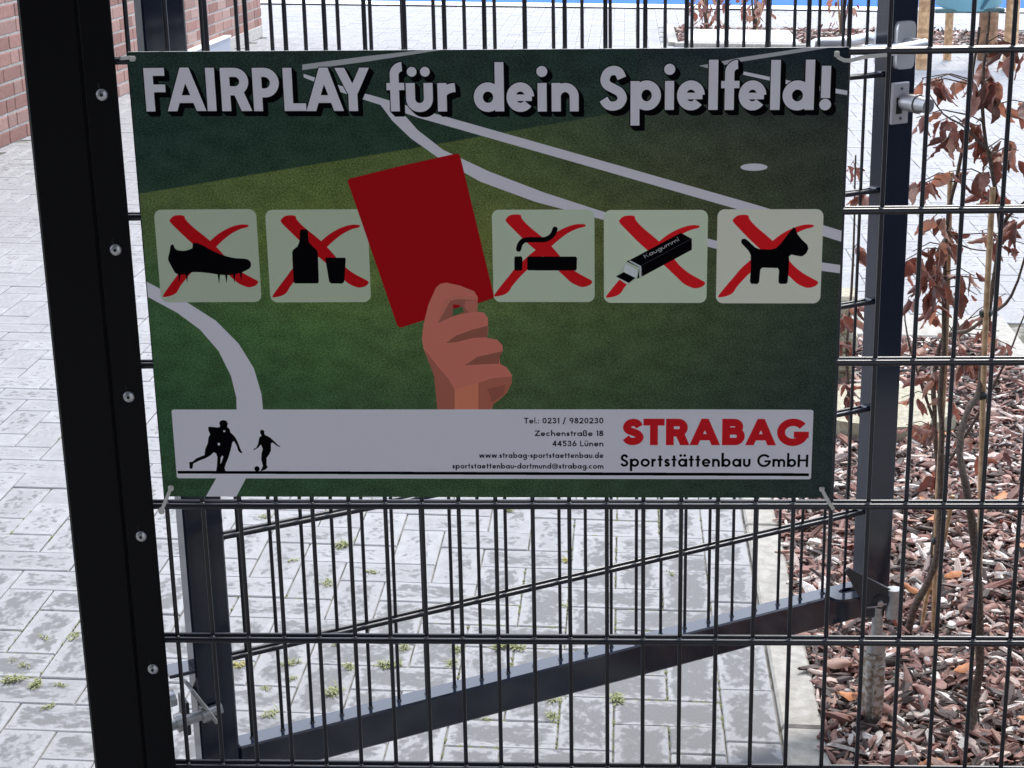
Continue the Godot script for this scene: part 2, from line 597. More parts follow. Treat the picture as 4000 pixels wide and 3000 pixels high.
# ---------------------------------------------------------------- buildings
func walls():
	var foot := Vector3(wall_x(-12.8), gy(-2.34), -12.8)
	var along := Vector3(wall_x(-4.0) - wall_x(-12.8), 0, 8.8).normalized()   # from the far corner towards the camera
	var out := Vector3(along.z, 0, -along.x)                                # towards the court
	var bs := Basis(along, Vector3.UP, along.cross(Vector3.UP))
	if bs.z.dot(out) < 0.0:
		bs = Basis(along, Vector3.UP, out)
	var h := thing("brick_building", "red brick building with pale mortar joints at the left edge of the court", "building", foot)
	var length := 8.8
	put("wall", box(Vector3(length, 3.4, 3.0)), M.mortar, h, at(bs * Vector3(length / 2.0, 1.6, 0) - bs.z * 1.5 * signf(bs.z.dot(out)), bs))
	var brick_mats := []
	for k in 5:
		var c: Color = [Color(0.36, 0.19, 0.16), Color(0.40, 0.235, 0.20), Color(0.33, 0.20, 0.17), Color(0.43, 0.285, 0.25), Color(0.28, 0.145, 0.12)][k] * 0.72
		brick_mats.append(textured(noise_tex(50 + k, 0.025, c * 0.82, c * 1.18, 256), 4.0, 0.9))
	var full := box(Vector3(0.24, 0.071, 0.02), 0.004)
	var half := box(Vector3(0.115, 0.071, 0.02), 0.004)
	var list := []
	for r in 24:
		var x := -0.005
		var kind := r % 2
		if kind == 1:
			list.append([x + 0.0575, r, true])
			x += 0.125
		while x < length - 0.2:
			if rng.randf() < 0.18:
				list.append([x + 0.0575, r, true])
				x += 0.125
			else:
				list.append([x + 0.12, r, false])
				x += 0.25
	var ranked := []
	for e in list:
		var p: Vector3 = foot + bs * Vector3(e[0], 0.045 + e[1] * 0.083, 0.0)
		var q := seen(p)
		var inside := q.x > -30 and q.x < 1040 and q.y > -20
		var hidden := q.x > 26 + q.y * 0.07 and q.x < 100 + q.y * 0.08 or q.x > 128 and q.y > 60
		ranked.append([(0.0 if not inside else 0.2 if hidden else 1.0) / p.distance_squared_to(cam.position), p, e[2]])
	ranked.sort_custom(func(a, b): return a[0] > b[0])
	var rest := []
	for k in 5:
		rest.append(begin())
	for k in ranked.size():
		var e: Array = ranked[k]
		var m := rng.randi() % 5
		var p: Vector3 = e[1] - foot + out * (-0.004 + rng.randf_range(-0.0015, 0.0015))
		if k < 300:
			put("brick", half if e[2] else full, brick_mats[m], h, at(p, bs))
		else:
			add_box(rest[m], Vector3(0.115 if e[2] else 0.24, 0.071, 0.02), 0.0, at(p, bs))
	for k in 5:
		put("distant_bricks", rest[k].commit(), brick_mats[k], h).set_meta("kind", "stuff")
	# a rendered plinth with a pale top, and mortar smeared on the corner
	put("plinth", box(Vector3(2.2, 0.125, 0.06), 0.003), M.grey_render, h, at(bs * Vector3(1.22 + 1.1, 0.06, 0) + out * 0.02, bs))
	put("plinth_cap", box(Vector3(2.2, 0.016, 0.075), 0.003), M.white_paint, h, at(bs * Vector3(1.22 + 1.1, 0.131, 0) + out * 0.022, bs))
	put("mortar_smear", box(Vector3(1.18, 0.10, 0.012), 0.004), M.mortar, h, at(bs * Vector3(0.60, 0.05, 0) + out * 0.008, bs))

	# the passage the picture is taken from: it keeps the sky off the front of the fence
	var g := thing("passage_building", "dark building passage around the viewpoint that shades the fence", "building", Vector3(0.6, -1.42, 0.0))
	put("ceiling", box(Vector3(9.0, 0.3, 7.4)), M.dark_brick, g, at(Vector3(0, PASS_H, PASS_Z + 3.7)))
	put("facade", box(Vector3(16.0, 4.0, 0.35)), M.dark_brick, g, at(Vector3(0, PASS_H + 2.16, PASS_Z + 0.18)))
	for s in [-1.0, 1.0]:
		put("side_wall", box(Vector3(0.3, PASS_H, 7.2)), M.dark_brick, g, at(Vector3(s * 4.0, PASS_H / 2 - 0.16, PASS_Z + 3.8)))
	put("back_wall", box(Vector3(5.5, PASS_H, 0.3)), M.dark_brick, g, at(Vector3(-1.25, PASS_H / 2 - 0.16, PASS_Z + 7.2)))
	put("side_wing", box(Vector3(0.3, 3.0, 1.5)), paint(Color(0.075, 0.08, 0.09), 0.9), g, at(Vector3(3.1, 1.45, PASS_Z - 0.77)))
	put("floor", box(Vector3(7.6, 0.12, 5.9)), M.passage_floor, g, at(Vector3(0, 0.0, PASS_Z + 4.1)))

const PASS_H := 6.6
const PASS_Z := 0.45


# ---------------------------------------------------------------- the fence in front
func fence():
	var f := thing("mesh_fence", "dark double rod mesh fence panel that carries the sign, in the foreground", "fence", Vector3(0, 0, 0))
	var v := cyl(0.0030, 1.0, 10)
	var h := cyl(0.0042, 1.0, 10)
	for c in range(0, 50):
		var x := c * 0.05 + rng.randf_range(-0.0006, 0.0006)
		put("vertical_rod", v, M.rods, f, rod(Vector3(x, -1.24, 0), Vector3(x + rng.randf_range(-0.0008, 0.0008), 0.63, 0)))
	for r in range(-3, 7):
		var y := -0.2 * r
		for s in [1.0, -1.0]:
			put("horizontal_rod", h, M.rods, f, rod(Vector3(-0.04, y, 0.0072 * s), Vector3(2.49, y, 0.0072 * s)))
	# the welds where the rods cross, near enough to see
	var weld := SphereMesh.new()
	weld.radius = 0.0042
	weld.height = 0.0084
	weld.radial_segments = 8
	weld.rings = 4
	var st := begin()
	for r in range(0, 6):
		for c in range(0, 25):
			if r > 0 and r < 3 and c < 18:
				continue
			st.append_from(weld, 0, at(Vector3(c * 0.05, -0.2 * r + 0.001, 0.0035)))
	put("weld_points", st.commit(), M.rods, f).set_meta("kind", "stuff")

	rebase(f, Vector3(0, -1.30, 0))
	var p := thing("fence_post", "thick black fence post with five round bolts at the left", "post", Vector3(-0.09, -1.30, 0))
	put("tube", box(Vector3(0.076, 2.2, 0.085), 0.004), M.anthracite, p, at(Vector3(-0.005, 1.1, -0.026)))
	put("clamp_strip", box(Vector3(0.0405, 2.2, 0.006), 0.0018), M.anthracite, p, at(Vector3(0.0545, 1.1, 0.0145)))
	put("rear_flange", box(Vector3(0.018, 2.2, 0.05), 0.003), M.anthracite, p, at(Vector3(0.0425, 1.1, -0.037)))
	var dome := SphereMesh.new()
	dome.radius = 0.0078
	dome.height = 0.0074
	dome.is_hemisphere = false
	dome.radial_segments = 20
	dome.rings = 10
	for k in range(-1, 6):
		var y := 1.30 - 0.0402 - 0.2 * k
		var b := put("bolt", dome, M.steel, p, at(Vector3(0.0555, y, 0.0177), Basis(Vector3.RIGHT, PI / 2)))
		put("socket", cyl(0.0022, 0.003, 6), M.black_hole, b, at(Vector3(0, 0.0030, 0)))
		var drip := put("drill_mark", box(Vector3(0.002, 0.007, 0.0006)), M.black_hole, p, at(Vector3(0.0525, y + 0.0115, 0.0177)))
		drip.rotation.z = 0.1


# ---------------------------------------------------------------- the open gate
func gate():
	var d := Vector3(0.8642, 0, -0.5032)
	var n := Vector3(0.5032, 0, 0.8642)
	var g := thing("swing_gate", "open anthracite mesh gate swung back behind the fence, with lever handle", "gate")
	g.transform = Transform3D(Basis(d, Vector3.UP, n), Vector3(0.0253, 0, -0.211))
	put("hinge_stile", box(Vector3(0.060, 1.90, 0.040), 0.0028), M.gate, g, at(Vector3(-0.0365, -0.189, 0)))
	put("lock_stile", box(Vector3(0.060, 1.90, 0.040), 0.0028), M.gate, g, at(Vector3(1.2415, -0.189, 0)))
	put("bottom_rail", box(Vector3(1.2175, 0.060, 0.040), 0.0028), M.gate, g, at(Vector3(0.6025, -1.109, 0)))
	put("top_rail", box(Vector3(1.2175, 0.060, 0.040), 0.0028), M.gate, g, at(Vector3(0.6025, 0.73, 0)))
	var v := cyl(0.0029, 1.0, 10)
	var h := cyl(0.0041, 1.0, 10)
	for k in 24:
		var x := 0.0215 + 0.0503 * k
		put("vertical_rod", v, M.rods, g, rod(Vector3(x, -1.082, 0), Vector3(x, 0.70, 0)))
	for r in range(-4, 5):
		var y := -0.132 - 0.2 * r
		for s in [1.0, -1.0]:
			put("horizontal_rod", h, M.rods, g, rod(Vector3(-0.008, y, 0.007 * s), Vector3(1.213, y, 0.007 * s)))
		# weld beads at the stiles
		put("weld_bead", box(Vector3(0.010, 0.010, 0.022), 0.003), M.gate, g, at(Vector3(1.2085, y + 0.001, 0)))
	for k in 24:
		put("rod_foot", cyl(0.0052, 0.004, 8, 0.0034), M.gate, g, at(Vector3(0.0215 + 0.0503 * k, -1.0775, 0)))
	# rosettes and levers on both faces
	for s in [1.0, -1.0]:
		var z: float = 0.0205 * s
		var poly := PackedVector2Array()
		for k in 24:
			var a := TAU * k / 24
			var q := Vector2(cos(a), sin(a))
			poly.append(Vector2(signf(q.x) * pow(absf(q.x), 0.35) * 0.0195, signf(q.y) * pow(absf(q.y), 0.30) * 0.040))
		put("rosette", prism(poly, 0.010), M.aluminium, g, at(Vector3(1.2385, -0.082, z + 0.005 * s)))
		put("lever_neck", cyl(0.0095, 0.046, 16), M.steel, g, at(Vector3(1.2385, -0.078, z + 0.030 * s), Basis(Vector3.RIGHT, PI / 2)))
		var pts := []
		var rad := []
		for k in 9:
			var t := k / 8.0
			pts.append(Vector3(1.244 - 0.128 * t, -0.077 - 0.004 * sin(t * PI) - 0.002 * t, z + (0.052 - 0.006 * t) * s))
			rad.append(0.0092 + 0.0015 * t - (0.004 if k == 8 else 0.0))
		put("lever", tube(pts, rad, 14), M.aluminium, g)
	# lock plate with its knob cylinder
	put("lock_plate", box(Vector3(0.037, 0.071, 0.006), 0.0015), M.silver, g, at(Vector3(1.2355, -0.180, 0.0232)))
	put("lock_slot", box(Vector3(0.012, 0.028, 0.0014)), M.black_hole, g, at(Vector3(1.2325, -0.184, 0.0264)))
	for y in [-0.155, -0.206]:
		var s := put("screw", cyl(0.0032, 0.002, 12), M.steel, g, at(Vector3(1.2365, y, 0.0266), Basis(Vector3.RIGHT, PI / 2)))
		put("cross_recess", box(Vector3(0.0036, 0.001, 0.0011)), M.black_hole, s, at(Vector3(0, 0.0009, 0), Basis(Vector3.UP, 0.6)))
		put("cross_recess", box(Vector3(0.0011, 0.001, 0.0036)), M.black_hole, s, at(Vector3(0, 0.0011, 0), Basis(Vector3.UP, 0.6)))
	var along := Basis(Vector3.RIGHT, PI / 2)
	put("knob", cyl(0.0148, 0.036, 24), M.steel, g, at(Vector3(1.2415, -0.178, 0.048), along))
	put("knob_collar", cyl(0.0163, 0.004, 24), M.steel, g, at(Vector3(1.2415, -0.178, 0.064), along))
	put("knob_end", cyl(0.0138, 0.024, 24, 0.012), M.steel, g, at(Vector3(1.2415, -0.178, 0.079), along))
	# the flat eye on the bottom rail that the catch hooks into
	var st := begin()
	var inner := PackedVector2Array()
	var outer := PackedVector2Array()
	for k in 20:
		var a := TAU * k / 20
		outer.append(Vector2(0.042 * signf(cos(a)) * pow(absf(cos(a)), 0.7), 0.030 * signf(sin(a)) * pow(absf(sin(a)), 0.7)))
		inner.append(Vector2(0.004 + 0.020 * cos(a), -0.004 + 0.010 * sin(a)))
	for k in 20:
		var q := (k + 1) % 20
		var quad := PackedVector2Array([outer[k], outer[q], inner[q], inner[k]])
		add_prism(st, quad, 0.006, Transform3D(Basis(Vector3.RIGHT, PI / 2), Vector3(1.166, -1.0765, 0.026)))
	put("catch_eye", st.commit(), M.gate, g)
	# the lower hinge
	var hinge := put("hinge_plate", box(Vector3(0.006, 0.075, 0.046), 0.001), M.zinc, g, at(Vector3(-0.062, -0.985, 0.018), Basis(Vector3.BACK, 0.5)))
	hinge.name = "hinge_plate"
	put("hinge_bracket", box(Vector3(0.040, 0.006, 0.040), 0.001), M.gate, g, at(Vector3(-0.086, -0.934, 0.0)))
	put("hinge_bracket", box(Vector3(0.006, 0.055, 0.040), 0.001), M.dark_steel, g, at(Vector3(-0.083, -1.010, 0.0)))
	put("hinge_bolt", cyl(0.0085, 0.095, 16), M.zinc, g, at(Vector3(-0.080, -1.004, 0.030), Basis(Vector3.BACK, PI / 2 + 0.12)))
	put("hinge_nut", cyl(0.0145, 0.011, 6), M.zinc, g, at(Vector3(-0.060, -1.001, 0.030), Basis(Vector3.BACK, PI / 2 + 0.12)))
	put("hinge_nut", cyl(0.0145, 0.011, 6), M.zinc, g, at(Vector3(-0.100, -1.006, 0.030), Basis(Vector3.BACK, PI / 2 + 0.12)))
	put("hinge_nut", cyl(0.013, 0.010, 6), M.steel, g, at(Vector3(-0.106, -0.968, 0.020), Basis(Vector3.BACK, PI / 2 + 0.12)))
	rebase(g, Vector3(-0.04, -1.31, 0))



# ---------------------------------------------------------------- the sign
func sign_board():
	var z := 0.0150
	var tl := Vector3(0.0020, 0.0125, z)
	var tr := Vector3(0.8985, 0.0063, z)
	var br := Vector3(0.8974, -0.5849, z)
	var bl := Vector3(0.0012, -0.5829, z)
	var back := Vector3(0, 0, -0.003)
	var s := thing("sign_board", "green printed sign with a hand holding up a red card and five crossed out pictograms", "sign", Vector3.ZERO)
	var st := begin()
	face(st, [tl, tr, br, bl], Vector3.BACK, [Vector2(0, 0), Vector2(1, 0), Vector2(1, 1), Vector2(0, 1)])
	var m := StandardMaterial3D.new()
	m.albedo_texture = ImageTexture.create_from_image(Print.new().picture())
	m.roughness = 0.6
	m.metallic_specular = 0.04
	put("printed_face", st.commit(), m, s)
	st = begin()
	var f := [tl, tr, br, bl]
	face(st, [tl + back, tr + back, br + back, bl + back], Vector3.FORWARD)
	for k in 4:
		var q := (k + 1) % 4
		face(st, [f[k], f[q], f[q] + back, f[k] + back], (f[k] + f[q]) / 2.0 - (tl + br) / 2.0)
	put("board", st.commit(), paint(Color(0.7, 0.7, 0.69), 0.6), s)
	# cable ties at the corners
	var flat := Vector3(0, 0.2, 1)
	var a := begin()
	add_strap(a, [Vector3(-0.013, 0.0035, 0.004), Vector3(-0.006, 0.0048, 0.0175), Vector3(0.0065, 0.0060, 0.0185), Vector3(0.0115, 0.0040, 0.0150)], 0.0045, 0.0014, flat)
	add_box(a, Vector3(0.007, 0.0065, 0.006), 0.0012, at(Vector3(0.0085, 0.0045, 0.0185)))
	tag(put("cable_tie", a.commit(), M.tie), "short pale cable tie at the sign's upper left corner", "cable tie", "cable ties holding the sign")
	var b := begin()
	add_strap(b, [Vector3(0.8828, -0.0015, 0.0165), Vector3(0.8860, -0.0060, 0.0185), Vector3(0.8925, -0.0090, 0.0190), Vector3(0.9000, -0.0098, 0.0175), Vector3(0.9120, -0.0072, 0.0145), Vector3(0.9240, -0.0052, 0.0130), Vector3(0.9450, -0.0040, 0.0125)], 0.0048, 0.0014, flat)
	add_box(b, Vector3(0.0065, 0.0075, 0.005), 0.0012, at(Vector3(0.8835, -0.0015, 0.0178)))
	tag(put("cable_tie", b.commit(), M.tie), "long pale cable tie running right from the sign's upper right corner", "cable tie", "cable ties holding the sign")
	var c := begin()
	add_strap(c, [Vector3(0.0118, -0.5700, 0.0170), Vector3(0.0072, -0.5800, 0.0185), Vector3(0.0020, -0.5910, 0.0190), Vector3(-0.0030, -0.6010, 0.0160)], 0.0048, 0.0016, flat)
	add_box(c, Vector3(0.0075, 0.0075, 0.006), 0.0015, at(Vector3(0.0120, -0.5698, 0.0180)))
	add_box(c, Vector3(0.0075, 0.009, 0.006), 0.0015, at(Vector3(-0.0045, -0.6040, 0.0140)))
	tag(put("cable_tie", c.commit(), M.tie), "white cable tie slanting over the rod at the sign's lower left corner", "cable tie", "cable ties holding the sign")
	var e := begin()
	add_strap(e, [Vector3(0.8850, -0.5720, 0.0170), Vector3(0.8905, -0.5825, 0.0185), Vector3(0.8960, -0.5920, 0.0185), Vector3(0.9015, -0.6010, 0.0150)], 0.0048, 0.0016, flat)
	add_box(e, Vector3(0.0068, 0.0062, 0.005), 0.0012, at(Vector3(0.8848, -0.5715, 0.0178)))
	tag(put("cable_tie", e.commit(), M.tie), "white cable tie slanting over the rod at the sign's lower right corner", "cable tie", "cable ties holding the sign")


# ---------------------------------------------------------------- the planted bed
func chip_mesh(seed_: int) -> ArrayMesh:   # a flake about 1 long, 0.3 wide
	var r := RandomNumberGenerator.new()
	r.seed = seed_
	var n := 9
	var w := r.randf_range(0.07, 0.17)
	var bend := r.randf_range(-0.10, 0.16)
	var top := []
	var low := []
	for k in n:
		var a := TAU * k / n
		var x := cos(a) * 0.5 * r.randf_range(0.62, 1.12)
		var z := sin(a) * w * r.randf_range(0.7, 1.2)
		var y := bend * (0.25 - x * x) + r.randf_range(-0.012, 0.012)
		top.append(Vector3(x * 0.93, y + 0.030 + r.randf_range(-0.02, 0.02), z * 0.85))
		low.append(Vector3(x, y - 0.030, z))
	var st := begin()
	var c := Vector3(0, bend * 0.25 + 0.045, 0)
	for k in n:
		var q := (k + 1) % n
		face(st, [c, top[k], top[q]], Vector3.UP)
		face(st, [top[k], top[q], low[q], low[k]], (top[k] + top[q]) * Vector3(1, 0, 1))
	face(st, low, Vector3.DOWN)
	return st.commit()


func chip_color() -> Color:
	var t := rng.randf()
	var c: Color
	if t < 0.33:
		c = Color(0.055, 0.034, 0.030)
	elif t < 0.56:
		c = Color(0.19, 0.088, 0.070)
	elif t < 0.73:
		c = Color(0.31, 0.175, 0.14)
	elif t < 0.88:
		c = Color(0.46, 0.36, 0.32)
	else:
		c = Color(0.68, 0.62, 0.57)
	return c * rng.randf_range(0.85, 1.55)


func chips(called: String, parent: Node, area: Rect2, count: int, big: float, hump := 0.0):
	for k in 6:
		var mm := MultiMesh.new()
		mm.transform_format = MultiMesh.TRANSFORM_3D
		mm.use_colors = true
		mm.mesh = chip_mesh(100 + k * 7)
		mm.instance_count = count / 6
		for i in mm.instance_count:
			var u := area.position.x + rng.randf() * area.size.x
			var v := area.position.y + rng.randf() * area.size.y
			var p := court(u, v, -0.012 + rng.randf() * 0.030 + hump * heap.get_noise_2d(u, v))
			var l := big * (0.35 + 1.5 * pow(rng.randf(), 2.0))
			var b := Basis(Vector3.UP, rng.randf() * TAU) * Basis(Vector3.RIGHT, rng.randfn(0.0, 0.40)) * Basis(Vector3.BACK, rng.randfn(0.0, 0.36))
			b = b.scaled_local(Vector3(l * (1.0 + 0.7 * pow(rng.randf(), 3.0)), l * rng.randf_range(0.8, 1.6), l * rng.randf_range(0.8, 1.5)))
			mm.set_instance_transform(i, Transform3D(b, p))
			mm.set_instance_color(i, chip_color())
		var o := MultiMeshInstance3D.new()
		o.name = called
		o.multimesh = mm
		o.material_override = M.chips
		o.set_meta("kind", "stuff")
		parent.add_child(o, true)

var heap := FastNoiseLite.new()


func bed():
	heap.seed = 4
	heap.frequency = 2.2
	var b := structure("mulch_bed")
	var st := begin()
	var nu := 12
	var nv := 60
	for i in nu:
		for j in nv:
			var q := []
			for k in [[0, 0], [1, 0], [1, 1], [0, 1]]:
				var u: float = lerpf(0.985, 1.86, (i + k[0]) / float(nu))
				var v: float = lerpf(-3.45, 1.2, (j + k[1]) / float(nv))
				q.append(court(u, v, -0.022 + 0.012 * heap.get_noise_2d(u, v)))
			face(st, q, Vector3.UP)
	put("soil", st.commit(), M.soil, b)
	chips("bark_mulch", b, Rect2(0.993, -3.42, 0.86, 3.9), 40000, 0.042, 0.016)
	for k in 3:
		var mm := MultiMesh.new()
		mm.transform_format = MultiMesh.TRANSFORM_3D
		mm.mesh = leaf_mesh(280 + k)
		mm.instance_count = 150
		for i in mm.instance_count:
			var p := court(rng.randf_range(1.0, 1.85), rng.randf_range(-3.4, 0.4), 0.012 + rng.randf() * 0.016)
			var l := rng.randf_range(0.03, 0.058)
			var q := Basis(Vector3.UP, rng.randf() * TAU) * Basis(Vector3.RIGHT, PI / 2 + rng.randfn(0, 0.35))
			mm.set_instance_transform(i, Transform3D(q.scaled_local(Vector3(l * 1.7, l, l)), p))
		var o := MultiMeshInstance3D.new()
		o.name = "leaf_litter"
		o.multimesh = mm
		o.material_override = M["leaf%d" % [0, 1, 3][k]]
		o.set_meta("kind", "stuff")
		b.add_child(o, true)
	var far := structure("far_mulch_bed")
	st = begin()
	face(st, [court(1.05, -14.05, 0.0), court(7.0, -14.05, 0.0), court(7.0, -12.46, 0.0), court(1.05, -12.46, 0.0)], Vector3.UP)
	put("soil", st.commit(), M.soil, far)
	chips("bark_mulch", far, Rect2(1.06, -14.0, 5.9, 1.5), 9000, 0.065)


# ---------------------------------------------------------------- plants
func leaf_mesh(seed_: int) -> ArrayMesh:   # 1 long along -y from its stalk, folded along the midrib, curled and wavy
	var r := RandomNumberGenerator.new()
	r.seed = seed_
	var fold := r.randf_range(0.2, 1.0)
	var curl := r.randf_range(-0.7, 0.8)
	var twist := r.randf_range(-1.2, 1.2)
	var wave := r.randf_range(0.0, 0.05)
	var n := 10
	var rows := []
	for i in n + 1:
		var t := i / float(n)
		var w := 0.19 * pow(sin(PI * pow(t, 0.72)), 0.85) + 0.004
		var c := Vector3(0.06 * sin(t * 3.0 + twist), -t, curl * t * t * 0.6)
		var sx := Vector3(cos(twist * t), 0, sin(twist * t))
		var up := Vector3(-sin(twist * t), 0, cos(twist * t))
		var row := []
		for k in 5:
			var s := (k - 2) / 2.0
			row.append(c + sx * w * s * r.randf_range(0.94, 1.06) + up * (w * fold * s * s + wave * sin(t * 19.0 + s * 2.0) * absf(s)))
		rows.append(row)
	var st := begin()
	for i in n:
		for k in 4:
			for j in [[0, 0], [0, 1], [1, 1], [0, 0], [1, 1], [1, 0]]:
				st.set_smooth_group(0)
				st.add_vertex(rows[i + j[0]][k + j[1]])
	st.index()
	st.generate_normals()
	return st.commit()


func nearest(pts: Array, p: Vector3) -> Vector3:
	var best := Vector3.ZERO
	var far := 1e9
	for i in pts.size() - 1:
		var q := Geometry3D.get_closest_point_to_segment(p, pts[i], pts[i + 1])
		var d := q.distance_to(p) + maxf(0.0, q.y - p.y) * 0.8
		if d < far:
			far = d
			best = q
	return best


func smooth3(pts: Array, per := 4) -> Array:
	var out := []
	var n := pts.size()
	for i in n - 1:
		for k in per:
			out.append(pts[i].cubic_interpolate(pts[i + 1], pts[max(i - 1, 0)], pts[min(i + 2, n - 1)], k / float(per)))
	out.append(pts[n - 1])
	return out


func stem(pts: Array, r0: float, r1: float, parent: Node, called := "stem"):
	var s := smooth3(pts, 3)
	var rad := []
	for i in s.size():
		s[i] += Vector3(rng.randf_range(-1, 1), 0, rng.randf_range(-1, 1)) * 0.0012
		rad.append(lerpf(r0, r1, i / float(s.size() - 1)) * rng.randf_range(0.9, 1.12))
	put(called, tube(s, rad, 7), M.stem, parent)


func cluster(parent: Node, skeleton: Array, p: Vector3, leaves: Array, count: int, size: float):
	var root := nearest(skeleton, p)
	var mid := (root + p) / 2.0 + Vector3(0, 0.012, 0)
	put("twig", tube([root, mid, p], [0.0016, 0.0012, 0.0009], 5), M.stem, parent)
	for k in count:
		var t := rng.randf_range(0.45, 1.0)
		var q := root.lerp(p, t) + Vector3(rng.randfn(0, 0.006), rng.randfn(0, 0.005), rng.randfn(0, 0.012))
		var lean := Basis(Vector3.UP, rng.randf() * TAU) * Basis(Vector3.RIGHT, rng.randfn(0.35, 0.4)) * Basis(Vector3.BACK, rng.randfn(0, 0.5))
		var s := size * rng.randf_range(0.65, 1.25)
		put("leaf", leaves[rng.randi() % leaves.size()], M["leaf%d" % (rng.randi() % 4)], parent, Transform3D(lean.scaled_local(Vector3(s * rng.randf_range(0.8, 1.4), s, s)), q))


func cane(pts: Array, r: float, label: String, clip_at: Array):
	var o := thing("bamboo_cane", label, "cane", Vector3.ZERO, "canes that hold the saplings")
	var s := smooth3(pts, 3)
	var rad := []
	for i in s.size():
		rad.append(r)
	put("pole", tube(s, rad, 9), M.bamboo, o)
	for k in s.size():
		if k % 4 == 2:
			put("node_ring", cyl(r * 1.13, 0.004, 9), M.bamboo, o, at(s[k]))
	for c in clip_at:
		put("clip", box(Vector3(0.022, 0.013, 0.016), 0.003), M.clip, o, at(c, Basis(Vector3.BACK, rng.randf_range(-0.2, 0.2))))
	rebase(o, pts[0])


